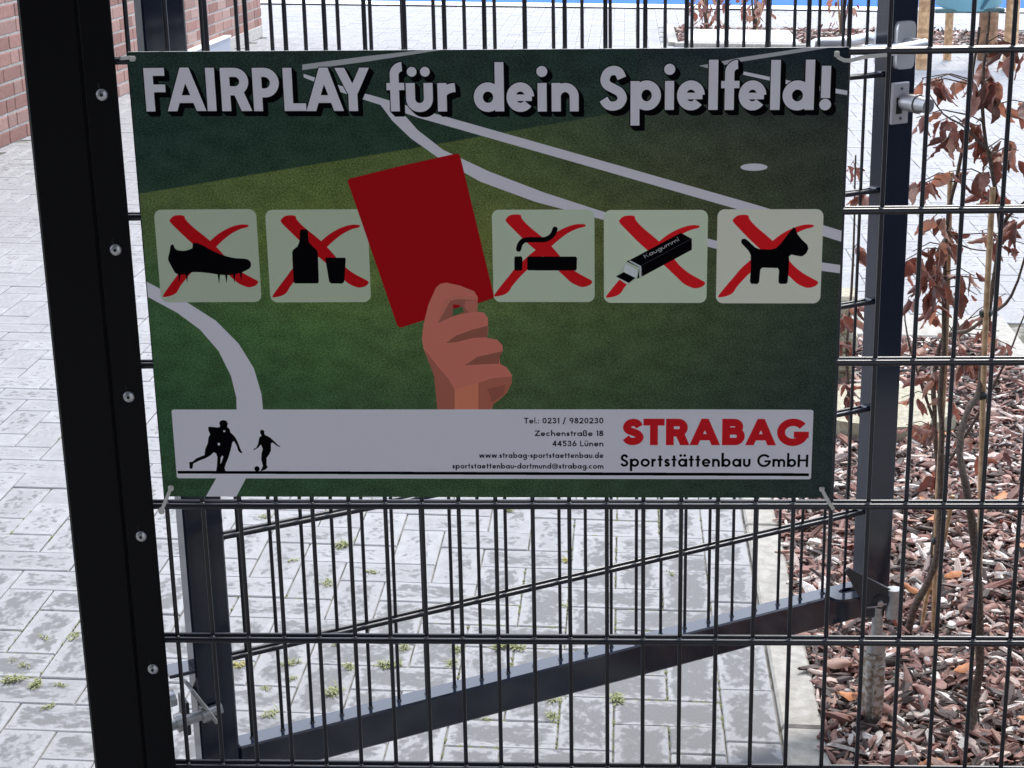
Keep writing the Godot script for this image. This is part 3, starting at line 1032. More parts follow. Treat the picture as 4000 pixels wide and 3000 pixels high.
func plants():
	var leaves := []
	for k in 7:
		leaves.append(leaf_mesh(200 + k))
	var g := "hedge saplings in the mulch bed"
	var down := Vector3(0, -0.012, 0)
	# four saplings tied to canes
	var s1 := points3("1.223,-1.345,-1.12 1.237,-1.268,-1.12 1.26,-1.21,-1.12 1.276,-1.159,-1.12 1.280,-1.108,-1.12 1.277,-0.997,-1.12 1.273,-0.887,-1.12 1.265,-0.789,-1.12 1.267,-0.675,-1.12 1.261,-0.571,-1.12 1.259,-0.434,-1.11 1.272,-0.33,-1.09 1.28,-0.2,-1.08 1.29,-0.08,-1.08")
	var p1 := thing("hedge_sapling", "brown leafed sapling with a bent trunk just right of the gate stile", "sapling", Vector3.ZERO, g)
	stem(s1, 0.0085, 0.0025, p1)
	var s2 := points3("1.250,-1.36,-0.64 1.271,-1.32,-0.70 1.283,-1.27,-0.74 1.291,-1.211,-0.75 1.284,-1.056,-0.78 1.266,-0.906,-0.82 1.258,-0.857,-0.86 1.262,-0.811,-0.90 1.285,-0.77,-0.94 1.306,-0.752,-0.97 1.316,-0.70,-1.0 1.319,-0.641,-1.0 1.327,-0.542,-1.0 1.333,-0.444,-1.0 1.315,-0.348,-1.0 1.295,-0.254,-1.02 1.294,-0.141,-1.04 1.30,-0.05,-1.05")
	var p2 := thing("hedge_sapling", "tall sapling with a winding trunk clipped to a cane, near the right edge", "sapling", Vector3.ZERO, g)
	stem(s2, 0.0095, 0.0025, p2)
	stem(points3("1.333,-0.444,-1.0 1.356,-0.406,-1.0 1.378,-0.387,-1.0 1.40,-0.35,-1.0"), 0.003, 0.0015, p2, "branch")
	stem(points3("1.307,-0.301,-1.0 1.258,-0.253,-1.0 1.22,-0.229,-1.01 1.190,-0.187,-1.02"), 0.0026, 0.0010, p2, "branch")
	var s3 := points3("1.345,-1.36,-1.50 1.350,-1.15,-1.50 1.338,-1.0,-1.51 1.33,-0.90,-1.51 1.345,-0.80,-1.52 1.372,-0.748,-1.40 1.386,-0.670,-1.25 1.399,-0.608,-1.15 1.412,-0.50,-1.1")
	var p3 := thing("hedge_sapling", "thin forked sapling standing behind the two canes in the mulch bed", "sapling", Vector3.ZERO, g)
	stem(s3, 0.0070, 0.0022, p3)
	stem(points3("1.338,-1.0,-1.51 1.31,-0.92,-1.52 1.275,-0.82,-1.53 1.26,-0.74,-1.53"), 0.004, 0.0016, p3, "branch")
	stem(points3("1.35,-1.12,-1.50 1.42,-0.98,-1.49 1.47,-0.84,-1.46 1.50,-0.72,-1.44"), 0.004, 0.0016, p3, "branch")
	stem(points3("1.257,-0.566,-1.1 1.286,-0.556,-1.1 1.326,-0.562,-1.1"), 0.002, 0.001, p1, "branch")
	stem(points3("1.257,-0.465,-1.1 1.288,-0.496,-1.1 1.332,-0.506,-1.1 1.36,-0.50,-1.1"), 0.002, 0.001, p1, "branch")
	var s4 := points3("1.205,-1.35,-1.88 1.208,-1.2,-1.88 1.20,-1.05,-1.88 1.19,-0.92,-1.88 1.195,-0.70,-1.87 1.19,-0.45,-1.87")
	var p4 := thing("hedge_sapling", "sapling seen in the gap between the sign and the gate stile", "sapling", Vector3.ZERO, g)
	stem(s4, 0.006, 0.002, p4)
	var spots := points3("1.310,-0.152,-1.081 1.292,-0.178,-1.045 1.322,-0.181,-1.066 1.293,-0.194,-1.038 1.317,-0.207,-1.035 1.272,-0.185,-1.102 1.236,-0.255,-1.108 1.247,-0.245,-1.010 1.295,-0.256,-1.079 1.307,-0.291,-1.082 1.227,-0.264,-0.991 1.328,-0.313,-1.054 1.294,-0.340,-1.010 1.244,-0.343,-1.053 1.365,-0.301,-1.033 1.192,-0.174,-1.092 1.175,-0.239,-1.034 1.169,-0.176,-1.006 1.311,-0.380,-1.077 1.331,-0.379,-1.051 1.310,-0.458,-1.059 1.275,-0.474,-1.132 1.228,-0.498,-1.049 1.243,-0.488,-1.069 1.239,-0.549,-1.104 1.192,-0.564,-1.136 1.177,-0.581,-1.036 1.190,-0.502,-1.083 1.173,-0.511,-1.054 1.174,-0.371,-1.035 1.310,-0.581,-1.054 1.372,-0.428,-1.029 1.378,-0.459,-1.093 1.213,-0.434,-1.044 1.311,-0.553,-1.087 1.213,-0.561,-1.028 1.239,-0.563,-1.035 1.331,-0.815,-1.548 1.273,-0.814,-1.544 1.394,-0.827,-1.534 1.487,-0.801,-1.444 1.336,-0.868,-1.508 1.312,-0.871,-1.485 1.359,-0.888,-1.524 1.379,-0.934,-1.499 1.261,-0.934,-1.514 1.329,-1.001,-1.518 1.184,-0.912,-1.890 1.182,-1.020,-1.890 1.186,-1.046,-1.851 1.215,-1.062,-1.878")
	for k in 8:
		spots.append(Vector3(rng.randf_range(1.17, 1.23), rng.randf_range(-0.95, -0.45), -1.87 + rng.randf_range(-0.04, 0.04)))
	for k in 16:
		spots.append(Vector3(rng.randf_range(1.17, 1.42), rng.randf_range(-0.75, 0.02), rng.randf_range(-1.12, -0.98)))
	for k in 14:
		spots.append(Vector3(rng.randf_range(1.26, 1.52), rng.randf_range(-1.12, -0.70), rng.randf_range(-1.56, -1.44)))
	for p in spots:
		if p.z < -1.7:
			cluster(p4, s4, p, leaves, 4, 0.047)
		elif p.z < -1.3:
			cluster(p3, s3, p, leaves, 4, 0.046)
		elif p.y > -0.47 and p.x > 1.24:
			cluster(p2, s2, p, leaves, 4, 0.047)
		else:
			cluster(p1, s1, p, leaves, 4, 0.047)
	cane(points3("1.284,-1.34,-1.14 1.276,-1.06,-1.14 1.276,-0.938,-1.14 1.274,-0.68,-1.14 1.264,-0.36,-1.14"), 0.0052, "bamboo cane beside the sapling with the bent trunk", [Vector3(1.277, -1.119, -1.128)])
	cane(points3("1.345,-1.36,-0.99 1.326,-0.976,-0.98 1.314,-0.666,-0.98 1.310,-0.36,-0.98"), 0.0056, "bamboo cane clipped to the winding sapling near the right edge", [Vector3(1.312, -0.758, -0.972), Vector3(1.313, -0.60, -0.985)])
	cane(points3("1.262,-1.35,-1.16 1.268,-1.25,-1.15 1.290,-1.15,-1.14 1.305,-1.02,-1.13"), 0.0042, "short slanting cane behind the bent trunk", [])
	rebase(p1, s1[0])
	rebase(p2, s2[0])
	rebase(p3, s3[0])
	rebase(p4, s4[0])
	# loose brown leaves on the mulch
	var low := points2("1.039,-0.809 1.279,-0.909 1.360,-0.722 1.192,-0.562 1.381,-1.869 1.383,-1.707 1.395,-1.402 1.281,-1.298 1.202,-2.149 1.506,-2.379 1.573,-1.855 1.547,-1.574")
	var told := ["orange leaf on the mulch between the edging stone and the catch sleeve", "orange leaf on the mulch just right of the catch sleeve", "orange leaf on the mulch near the lower right corner", "orange leaf lying at the foot of the winding sapling, lowest of all", "orange leaf far up the bed behind the two canes", "orange leaf up the bed by the cane, under the second fence rod", "orange leaf halfway up the bed right of the winding sapling", "orange leaf on the mulch behind the foot of the bent trunk", "orange leaf in the gap between the sign and the gate stile", "orange leaf lying beside the pale stone slab", "orange leaf at the right edge behind the mulch bed's saplings", "orange leaf by the right edge of the frame, halfway up the bed"]
	for k in low.size():
		var p := low[k]
		var b := Basis(Vector3.UP, rng.randf() * TAU) * Basis(Vector3.RIGHT, PI / 2 + rng.randfn(0, 0.35))
		var o := put("fallen_leaf", leaves[rng.randi() % 7], M.fallen, null, Transform3D(b.scaled_local(Vector3.ONE * rng.randf_range(0.045, 0.06) * Vector3(1.5, 1, 1)), Vector3(p.x, gy(p.x) + 0.030, p.y)))
		tag(o, told[k], "leaf", "fallen leaves on the mulch")
	weeds()


func tuft_mesh(seed_: int, spread: float) -> ArrayMesh:
	var r := RandomNumberGenerator.new()
	r.seed = seed_
	var st := begin()
	for k in 110:
		var a := r.randf() * TAU
		var l := spread * r.randf_range(0.3, 1.05)
		var w := spread * r.randf_range(0.04, 0.10)
		var up := r.randf_range(0.15, 1.5)
		var root := Vector3(r.randfn(0, spread * 0.42), 0, r.randfn(0, spread * 0.16))
		var o := Vector3(cos(a), 0, sin(a))
		var s := Vector3(-sin(a), 0, cos(a)) * w
		var mid := root + o * l * 0.5 + Vector3(0, up * l * 0.45, 0)
		var tip := root + o * l + Vector3(0, up * l * r.randf_range(0.2, 0.7), 0)
		face(st, [root - s * 0.3, root + s * 0.3, mid + s, mid - s], Vector3.UP)
		face(st, [mid - s, mid + s, tip], Vector3.UP)
	return st.commit()


func moss():
	var mm := MultiMesh.new()
	mm.transform_format = MultiMesh.TRANSFORM_3D
	mm.mesh = tuft_mesh(390, 0.006)
	var list := []
	var fn := FastNoiseLite.new()
	fn.seed = 44
	fn.frequency = 1.1
	for k in 9000:
		var i := rng.randi_range(-18, 0)
		var j := rng.randi_range(-24, 7)
		var along := rng.randf()
		var u := COL0 + i * PITCH
		var v := ROW0 + j * PITCH
		var m := posmod(i - j, 4)
		if rng.randf() < 0.5:      # the joint at the far edge of this cell
			if m == 2 or i == 0:
				continue
			u += along * PITCH
			v += rng.randfn(0, 0.0012)
		else:                      # the joint at its left edge
			if m == 1:
				continue
			v += along * PITCH
			u += rng.randfn(0, 0.0012)
		if fn.get_noise_2d(u, v) + rng.randf() * 0.35 + (0.12 if v > -1.6 else 0.0) < 0.40:
			continue
		list.append(Transform3D(Basis(Vector3.UP, rng.randf() * TAU).scaled(Vector3.ONE * rng.randf_range(0.3, 1.0)), court(u, v, -0.0035)))
	mm.instance_count = list.size()
	for k in list.size():
		mm.set_instance_transform(k, list[k])
	var o := MultiMeshInstance3D.new()
	o.name = "joint_moss"
	o.multimesh = mm
	o.material_override = M.weed
	o.set_meta("kind", "stuff")
	get_node("pavement").add_child(o, true)


func weeds():
	moss()
	var tufts := []
	for k in 5:
		tufts.append(tuft_mesh(300 + k, 0.0155))
	var at_ := points2("-0.558,-1.007 -0.495,-1.011 -0.587,-0.900 -0.557,-0.879 -0.557,-0.818 -0.508,-0.799 -0.456,-0.713 -0.458,-0.802 -0.130,-0.905 -0.028,-0.923 -0.061,-0.811 -0.016,-0.857 0.073,-0.803 0.046,-1.014 0.090,-0.913 -0.030,-0.709 0.168,-0.923 0.190,-1.006 0.300,-1.001 0.292,-0.942 0.388,-1.024 0.419,-1.020 0.291,-0.689 0.375,-0.719 0.501,-0.798 0.500,-0.731 0.619,-0.810 0.512,-1.225 0.073,-1.383 -0.015,-1.313 -0.013,-1.534 -0.114,-1.437 -0.225,-1.699 0.748,-1.411 0.365,-1.788 0.510,-1.477")
	var sorts := [[], [], [], [], []]
	for k in at_.size():
		var p := at_[k]
		var s := rng.randf_range(0.75, 1.5)
		var o := put("weed_tuft", tufts[rng.randi() % 5], M.weed_yellow if k == 8 or k == 35 else M.weed, null, at(Vector3(p.x, gy(p.x) - 0.004, p.y), Basis(Vector3.UP, rng.randf() * TAU).scaled(Vector3.ONE * s)))
		var kind := 0 if k == 8 else 1 if k == 35 else 2 if p.x < -0.25 else 3 if p.y > -0.76 - 0.5824 * (p.x - 0.0253) else 4
		sorts[kind].append([p.x, o])
	var order := ["first", "second", "third", "fourth", "fifth", "sixth", "seventh", "eighth", "ninth", "tenth", "eleventh", "twelfth", "thirteenth", "fourteenth", "fifteenth", "sixteenth", "seventeenth", "eighteenth", "nineteenth", "twentieth"]
	var of := ["yellowish weed tuft in the paving right beside the gate's hinge stile", "upright yellow weed seen through the gate mesh below the sign", " from the left of the weed tufts left of the black post", " from the left of the weed tufts under the gate's bottom rail", " from the left of the weed tufts seen through the lower gate mesh"]
	for kind in 5:
		sorts[kind].sort_custom(func(x, y): return x[0] < y[0])
		for k in sorts[kind].size():
			tag(sorts[kind][k][1], of[kind] if kind < 2 else order[mini(k, 19)] + of[kind], "weed", "weeds in the paving joints")


# ---------------------------------------------------------------- the far side of the court
func far_things():
	# play structure: four logs and a blue panel
	var b := Vector3(3.35, gy(3.35), -11.3)
	var t := thing("play_structure", "wooden play structure on log posts with a curved blue panel", "play equipment", b)
	for e in [[-0.34, 0.26, 0.045, 0], [-0.03, -0.36, 0.032, 0], [0.28, -0.38, 0.075, 1], [0.31, 0.27, 0.052, 0]]:
		put("log_post", tube([Vector3(e[0], -0.1, e[1]), Vector3(e[0], 0.7, e[1]), Vector3(e[0], 2.0, e[1])], [e[2], e[2] * 0.97, e[2] * 0.94], 14), M.log_dark if e[3] else M.log, t)
	var st := begin()
	var n := 10
	for i in n:
		for j in n:
			var q := []
			for k in [[0, 0], [1, 0], [1, 1], [0, 1]]:
				var u: float = (i + k[0]) / float(n)
				var v: float = (j + k[1]) / float(n)
				q.append(Vector3(-0.23 + 0.50 * u, 0.42 + 0.75 * v + 0.05 * pow(absf(u - 0.5) * 2.0, 3.0), 0.10 + 0.16 * sin(PI * u) * sin(PI * minf(1.0, v * 0.8 + 0.15))))
			face(st, q, Vector3.BACK)
	put("blue_panel", st.commit(), M.blue_plastic, t)
	put("panel_rim", box(Vector3(0.52, 0.03, 0.12), 0.008), paint(Color(0.05, 0.11, 0.12), 0.5), t, at(Vector3(0.02, 0.425, 0.10)))
	put("panel_rib", tube([Vector3(0.10, 0.44, 0.17), Vector3(0.18, 0.6, 0.27), Vector3(0.26, 0.95, 0.22)], [0.012, 0.014, 0.012], 8), paint(Color(0.04, 0.13, 0.19), 0.4), t)
	# hedge plants at the back
	var leaves := []
	for k in 4:
		leaves.append(leaf_mesh(260 + k))
	var kinds := [
		[1.55, -13.55, 0.20, 330, "dense brown leafed hedge plant at the back, nearest the paved court"],
		[1.98, -13.60, 0.17, 170, "thinner brown leafed hedge plant at the back, second from the left"],
		[2.75, -13.6, 0.16, 60, "almost bare hedge plant at the back behind the lever handle"],
		[4.6, -13.6, 0.16, 90, "sparse hedge plant at the back by the play structure"]]
	for e in kinds:
		var p := Vector3(e[0], gy(e[0]), e[1])
		var o := thing("hedge_plant", e[4], "hedge plant", p, "hedge plants at the back of the court")
		for k in 4:
			var a := rng.randf() * TAU
			var top := Vector3(cos(a) * e[2] * 0.7, rng.randf_range(0.9, 1.3), sin(a) * e[2] * 0.7)
			put("stem", tube([Vector3(0, -0.03, 0), top * 0.4 + Vector3(rng.randfn(0, 0.03), 0, 0), top], [0.012, 0.009, 0.004], 6), M.stem if k else M.bamboo, o)
		for c in 4:
			var mm := MultiMesh.new()
			mm.transform_format = MultiMesh.TRANSFORM_3D
			mm.mesh = leaves[c]
			mm.instance_count = int(e[3]) / 4
			for i in mm.instance_count:
				var a := rng.randf() * TAU
				var rr: float = e[2] * sqrt(rng.randf())
				var q := Vector3(cos(a) * rr, 0.04 + rng.randf() * 1.15, sin(a) * rr)
				var s := rng.randf_range(0.05, 0.09)
				mm.set_instance_transform(i, Transform3D((Basis(Vector3.UP, rng.randf() * TAU) * Basis(Vector3.RIGHT, rng.randfn(0.3, 0.5))).scaled_local(Vector3(s * 1.3, s, s)), q))
			var mi := MultiMeshInstance3D.new()
			mi.name = "foliage"
			mi.multimesh = mm
			mi.material_override = M["leaf%d" % ((c + 1) % 4)]
			mi.set_meta("kind", "stuff")
			o.add_child(mi, true)


# ---------------------------------------------------------------- small things by the gate
func small_things():
	# the catch that holds the gate open
	var o := thing("gate_catch", "galvanised catch on a ground sleeve that holds the gate open", "gate catch", Vector3(1.098, gy(1.1) - 0.01, -0.755))
	var z := 0.0
	var up := Basis.IDENTITY
	var sl := put("ground_sleeve", cyl(0.0205, 0.155, 6), M.rusty, o, at(Vector3(0, 0.075, 0), Basis(Vector3.UP, 0.35)))
	sl.name = "ground_sleeve"
	put("sleeve_tongue", box(Vector3(0.019, 0.125, 0.006), 0.001), M.rusty, o, at(Vector3(0.006, 0.068, 0.020), Basis(Vector3.UP, 0.2)))
	put("nut", cyl(0.0195, 0.018, 6), M.zinc, o, at(Vector3(0, 0.163, 0), Basis(Vector3.UP, 0.1)))
	put("rod", cyl(0.0105, 0.10, 16), M.zinc, o, at(Vector3(0.002, 0.215, 0)))
	put("fork", box(Vector3(0.038, 0.045, 0.024), 0.003), M.dark_steel, o, at(Vector3(-0.006, 0.246, -0.004)))
	var plate := points2("-0.066,0.325 -0.060,0.331 0.022,0.283 0.030,0.268 0.020,0.247 -0.028,0.254")
	put("catch_plate", prism(plate, 0.007), M.dark_steel, o, at(Vector3(0, 0, 0.016), Basis(Vector3.UP, 0.15)))
	put("counterweight", cyl(0.0135, 0.056, 18), M.zinc, o, at(Vector3(0.027, 0.256, 0.012)))
	put("washer", cyl(0.013, 0.003, 18), M.dark_steel, o, at(Vector3(0.001, 0.262, 0.022), Basis(Vector3.RIGHT, PI / 2)))
	put("pivot_bolt", cyl(0.006, 0.010, 6), M.steel, o, at(Vector3(0.001, 0.262, 0.027), Basis(Vector3.RIGHT, PI / 2)))
	put("split_pin", tube([Vector3(-0.022, 0.252, 0.024), Vector3(-0.008, 0.256, 0.030), Vector3(0.012, 0.262, 0.030)], [0.0016, 0.0016, 0.0012], 6), M.steel, o)
	# a round pale stone slab half hidden in the bed, with a wire hoop
	var poly := PackedVector2Array()
	var r := RandomNumberGenerator.new()
	r.seed = 5
	for k in 22:
		var a := TAU * k / 22
		poly.append(Vector2(cos(a), sin(a)) * 0.205 * r.randf_range(0.95, 1.04))
	var slab := put("stone_slab", prism(poly, 0.075), M.pale_stone, null, at(Vector3(1.385, gy(1.4) + 0.024, -2.52), Basis(Vector3.RIGHT, PI / 2)))
	tag(slab, "round pale yellow stone slab in the mulch behind the gate stile", "stone slab")
	var hoop := []
	var rad := []
	for k in 17:
		var a := PI * k / 16.0
		hoop.append(Vector3(1.43 + 0.085 * cos(a), gy(1.4) + 0.03 + 0.15 * sin(a), -2.46 - 0.03 * cos(a)))
		rad.append(0.0028)
	tag(put("wire_hoop", tube(hoop, rad, 6), M.dark_steel), "thin wire hoop standing over the pale stone slab", "wire hoop")
	var block := begin()
	for k in 4:
		add_box(block, Vector3(0.17, 0.052, 0.14), 0.008, at(Vector3(r.randf_range(-0.01, 0.01), 0.03 + 0.056 * k, r.randf_range(-0.01, 0.01)), Basis(Vector3.UP, r.randf_range(-0.1, 0.1))))
	var pile := thing("stone_pile", "small stack of pale stones seen between the sign and the gate stile", "stone pile", Vector3(1.285, gy(1.28) - 0.02, -2.95))
	for k in 5:
		put("stone", box(Vector3(0.16, 0.058, 0.13), 0.010), M.pale_stone, pile, at(Vector3(r.randf_range(-0.01, 0.01), 0.03 + 0.060 * k, r.randf_range(-0.01, 0.01)), Basis(Vector3.UP, r.randf_range(-0.15, 0.15))))


# ---------------------------------------------------------------- what is printed on the sign
class Print:
	const WIDE := 4096
	const HIGH := 2722
	const S := 4096.0 / 900.0
	var im: Image
	var shapes := {}

	# a printed colour from the tone it has in the shade there: linear, divided by the light on the board
	func ink(r: int, g: int, b: int) -> Color:
		var c := Color8(r, g, b).srgb_to_linear()
		return Color(minf(c.r / 0.31, 0.86), minf(c.g / 0.31, 0.86), minf(c.b / 0.34, 0.86)).linear_to_srgb()

	func pts(s: String) -> PackedVector2Array:
		var out := PackedVector2Array()
		for w in s.split(" ", false):
			var c := w.split(",")
			out.append(Vector2(float(c[0]), float(c[1])))
		return out

	func fill(contours: Array, c: Color, move := Vector2.ZERO):   # in millimetres, even and odd
		var lo := 1e9
		var hi := -1e9
		for p in contours:
			for q in p:
				lo = minf(lo, q.y)
				hi = maxf(hi, q.y)
		var y0: int = max(0, int(floor((lo + move.y) * S)) - 1)
		var y1: int = min(HIGH - 1, int(ceil((hi + move.y) * S)) + 1)
		if y1 < y0:
			return
		var rows := []
		rows.resize(y1 - y0 + 1)
		for p in contours:
			var n: int = p.size()
			for i in n:
				var a: Vector2 = (p[i] + move) * S
				var b: Vector2 = (p[(i + 1) % n] + move) * S
				if a.y > b.y:
					var t := a
					a = b
					b = t
				var ya: int = max(y0, int(ceil(a.y - 0.5)))
				var yb: int = min(y1, int(ceil(b.y - 0.5)) - 1)
				if yb < ya:
					continue
				var k := (b.x - a.x) / (b.y - a.y)
				for y in range(ya, yb + 1):
					if rows[y - y0] == null:
						rows[y - y0] = PackedFloat32Array()
					rows[y - y0].append(a.x + (y + 0.5 - a.y) * k)
		for y in rows.size():
			if rows[y] == null:
				continue
			var xs: PackedFloat32Array = rows[y]
			xs.sort()
			for i in range(0, xs.size() - 1, 2):
				var xa := int(round(xs[i]))
				var xb := int(round(xs[i + 1]))
				if xb > xa:
					im.fill_rect(Rect2i(xa, y + y0, xb - xa, 1), c)

	func ellipse(cx: float, cy: float, rx: float, ry: float, n := 48) -> PackedVector2Array:
		var out := PackedVector2Array()
		for k in n:
			out.append(Vector2(cx + rx * cos(TAU * k / n), cy + ry * sin(TAU * k / n)))
		return out

	func ribbon(p: PackedVector2Array, w: float) -> PackedVector2Array:
		var l := PackedVector2Array()
		var r := PackedVector2Array()
		var n := p.size()
		for i in n:
			var d0 := (p[i] - p[max(i - 1, 0)]).normalized()
			var d1 := (p[min(i + 1, n - 1)] - p[i]).normalized()
			if i == 0:
				d0 = d1
			if i == n - 1:
				d1 = d0
			var t := (d0 + d1).normalized()
			var nn := Vector2(-t.y, t.x) * (w / 2.0 / maxf(0.5, t.dot(d0)))
			l.append(p[i] + nn)
			r.append(p[i] - nn)
		r.reverse()
		l.append_array(r)
		return l

	func curve(p: PackedVector2Array, closed := false, per := 6) -> PackedVector2Array:
		var out := PackedVector2Array()
		var n := p.size()
		for i in (n if closed else n - 1):
			for k in per:
				var a: Vector2 = p[posmod(i - 1, n)] if closed else p[max(i - 1, 0)]
				var d: Vector2 = p[(i + 2) % n] if closed else p[min(i + 2, n - 1)]
				out.append(p[i].cubic_interpolate(p[(i + 1) % n], a, d, k / float(per)))
		if not closed:
			out.append(p[n - 1])
		return out

	func round_rect(x0: float, y0: float, x1: float, y1: float, r: float) -> PackedVector2Array:
		var out := PackedVector2Array()
		for c in [[x1 - r, y0 + r, -90], [x1 - r, y1 - r, 0], [x0 + r, y1 - r, 90], [x0 + r, y0 + r, 180]]:
			for k in 9:
				var a := deg_to_rad(c[2] + k * 11.25)
				out.append(Vector2(c[0] + r * cos(a), c[1] + r * sin(a)))
		return out

	# ---- lettering: geometric letters built from strokes. Units: capital height 1, y up.
	var g := []      # contours of the letter under construction, each entry a list of contours

	func rr(x0, y0, x1, y1):
		g.append([PackedVector2Array([Vector2(x0, y0), Vector2(x1, y0), Vector2(x1, y1), Vector2(x0, y1)])])

	func dd(xb, yb, xt, yt, w):   # a slanted bar cut level at both ends
		g.append([PackedVector2Array([Vector2(xb, yb), Vector2(xb + w, yb), Vector2(xt + w, yt), Vector2(xt, yt)])])

	func oo(cx, cy, rx, ry, w):
		g.append([ellipse(cx, cy, rx, ry), ellipse(cx, cy, rx - w, ry - w)])

	func dot(cx, cy, r):
		g.append([ellipse(cx, cy, r, r, 24)])

	func aa(cx, cy, rx, ry, a0, a1, n := 24) -> PackedVector2Array:
		var out := PackedVector2Array()
		for k in n + 1:
			var a := deg_to_rad(lerpf(a0, a1, k / float(n)))
			out.append(Vector2(cx + rx * cos(a), cy + ry * sin(a)))
		return out

	func ss(p: PackedVector2Array, w):
		g.append([ribbon(p, w)])

	func vv(s: String, W, w, H) -> PackedVector2Array:   # a curve given in the box of the stroke's centre line
		var p := pts(s)
		for i in p.size():
			p[i] = Vector2(w / 2 + p[i].x * (W - w), w / 2 + p[i].y * (H - w))
		return curve(p, false, 8)

	func arch(x0, x1, X, w):
		var h: float = w / 2
		var rx: float = (x1 - x0) / 2 - h
		var ry: float = minf(rx * 1.05, X * 0.5)
		var p := PackedVector2Array([Vector2(x0 + h, X * 0.3)])
		p.append_array(aa((x0 + x1) / 2, X - h - ry, rx, ry, 180, 0))
		p.append(Vector2(x1 - h, 0))
		ss(p, w)

	func letter(ch: String, W: float, w: float, X: float, A: float):
		g = []
		var h := w / 2
		var d := w * 1.08
		match ch:
			"A":
				var s := W * 0.385
				var yb := 0.19
				var yt := 0.19 + w * 0.85
				g.append([PackedVector2Array([Vector2(0, 0), Vector2(s, 1), Vector2(W - s, 1), Vector2(W, 0), Vector2(W - d, 0), Vector2(W - d - s * yb, yb), Vector2(d + s * yb, yb), Vector2(d, 0)]), PackedVector2Array([Vector2(d + s * yt, yt), Vector2(W - d - s * yt, yt), Vector2(W / 2, (W - 2 * d) / (2 * s) * 0.98)])])
			"B":
				rr(0, 0, w, 1)
				var r1 := (1 - h - 0.54) / 2
				var p := PackedVector2Array([Vector2(h, 1 - h)])
				p.append_array(aa(W * 0.92 - r1 - h, 0.54 + r1, r1, r1, 90, -90))
				p.append(Vector2(h, 0.54))
				ss(p, w)
				var r2 := (0.54 - h) / 2
				p = PackedVector2Array([Vector2(h, 0.54)])
				p.append_array(aa(W - r2 - h, h + r2, r2, r2, 90, -90))
				p.append(Vector2(h, h))
				ss(p, w)
			"F":
				rr(0, 0, w, 1)
				rr(0, 1 - w * 0.86, W, 1)
				rr(0, 0.44, W, 0.44 + w * 0.86)
			"G":
				ss(aa(W * 0.5, 0.5, W * 0.5 - h, 0.52 - h, 38, 352, 48), w)
				rr(W * 0.53, 0.5 - w * 0.75, W, 0.5 + w * 0.1)
			"H":
				rr(0, 0, w, 1)
				rr(W - w, 0, W, 1)
				rr(0, 0.46, W, 0.46 + w * 0.9)
			"I":
				rr(0, 0, W, 1)
			"K":
				rr(0, 0, w, 1)
				dd(w * 0.6, 0.4, W - d, 1, d)
				dd(W - d, 0, W * 0.28, 0.6, d)
			"L":
				rr(0, 0, w, 1)
				rr(0, 0, W, w * 0.86)
			"P", "R":
				rr(0, 0, w, 1)
				var ym := 0.42 if ch == "P" else 0.47
				var r := (1 - h - ym) / 2
				var e: float = W if ch == "P" else W * 0.92
				var p := PackedVector2Array([Vector2(h, 1 - h)])
				p.append_array(aa(e - r - h, ym + r, r, r, 90, -90))
				p.append(Vector2(h, ym))
				ss(p, w)
				if ch == "R":
					dd(W - d * 1.1, 0, W * 0.36, 0.5, d * 1.1)
			"S", "s":
				ss(vv("0.96,0.78 0.80,0.95 0.52,1.0 0.22,0.93 0.08,0.74 0.20,0.59 0.50,0.50 0.84,0.39 0.98,0.22 0.82,0.06 0.48,0.0 0.20,0.05 0.0,0.20", W, w, 1.0 if ch == "S" else X), w)
			"T":
				rr(0, 1 - w * 0.9, W, 1)
				rr(W / 2 - h, 0, W / 2 + h, 1)
			"Y":
				dd(W / 2 - d / 2, 0.40, 0, 1, d)
				dd(W / 2 - d / 2, 0.40, W - d, 1, d)
				rr(W / 2 - h, 0, W / 2 + h, 0.46)
			"Z":
				rr(0, 1 - w, W, 1)
				rr(0, 0, W, w)
				dd(0, w * 0.6, W - d * 1.2, 1 - w * 0.6, d * 1.2)
			"a", "ä", "d", "g":
				oo((W - w * 0.2) / 2, X / 2, (W - w * 0.2) / 2, X / 2 + 0.012, w)
				if ch == "g":
					rr(W - w, 0, W, X)
					ss(aa(W / 2, 0.0, W / 2 - h, 0.30, 0, -150), w)
				else:
					rr(W - w, 0, W, A if ch == "d" else X)
				if ch == "ä":
					dot(W * 0.28, 0.90, w * 0.6)
					dot(W * 0.72, 0.90, w * 0.6)
			"b", "p":
				oo((W + w * 0.2) / 2, X / 2, (W - w * 0.2) / 2, X / 2 + 0.012, w)
				if ch == "b":
					rr(0, 0, w, A)
				else:
					rr(0, -0.36, w, X)
			"c":
				ss(aa(W * 0.54, X / 2, W * 0.54 - h, X / 2 - h + 0.01, 48, 312), w)
			"e":
				ss(aa(W / 2, X / 2, W / 2 - h, X / 2 - h + 0.012, 2, 322, 40), w)
				rr(h, X * 0.5 - w * 0.42, W - h * 0.5, X * 0.5 + w * 0.30)
			"f":
				var sx := W * 0.20
				var r := W - sx - h
				var p := PackedVector2Array([Vector2(sx + h, 0)])
				p.append_array(aa(W - h * 0.4, A - h - r * 0.85, r - h * 0.4, r * 0.85, 180, 90))
				ss(p, w)
				rr(0, X - w * 0.80, W, X)
			"h":
				rr(0, 0, w, A)
				arch(0, W, X, w)
			"i":
				rr(W / 2 - h, 0, W / 2 + h, X)
				dot(W / 2, 0.92, maxf(W / 2, w * 0.6))
			"k":
				rr(0, 0, w, A)
				dd(w * 0.5, X * 0.35, W - d, X, d)
				dd(W - d, 0, W * 0.25, X * 0.6, d)
			"l":
				rr(0, 0, W, A)
			"m":
				rr(0, 0, w, X)
				arch(0, W / 2 + h, X, w)
				arch(W / 2 - h, W, X, w)
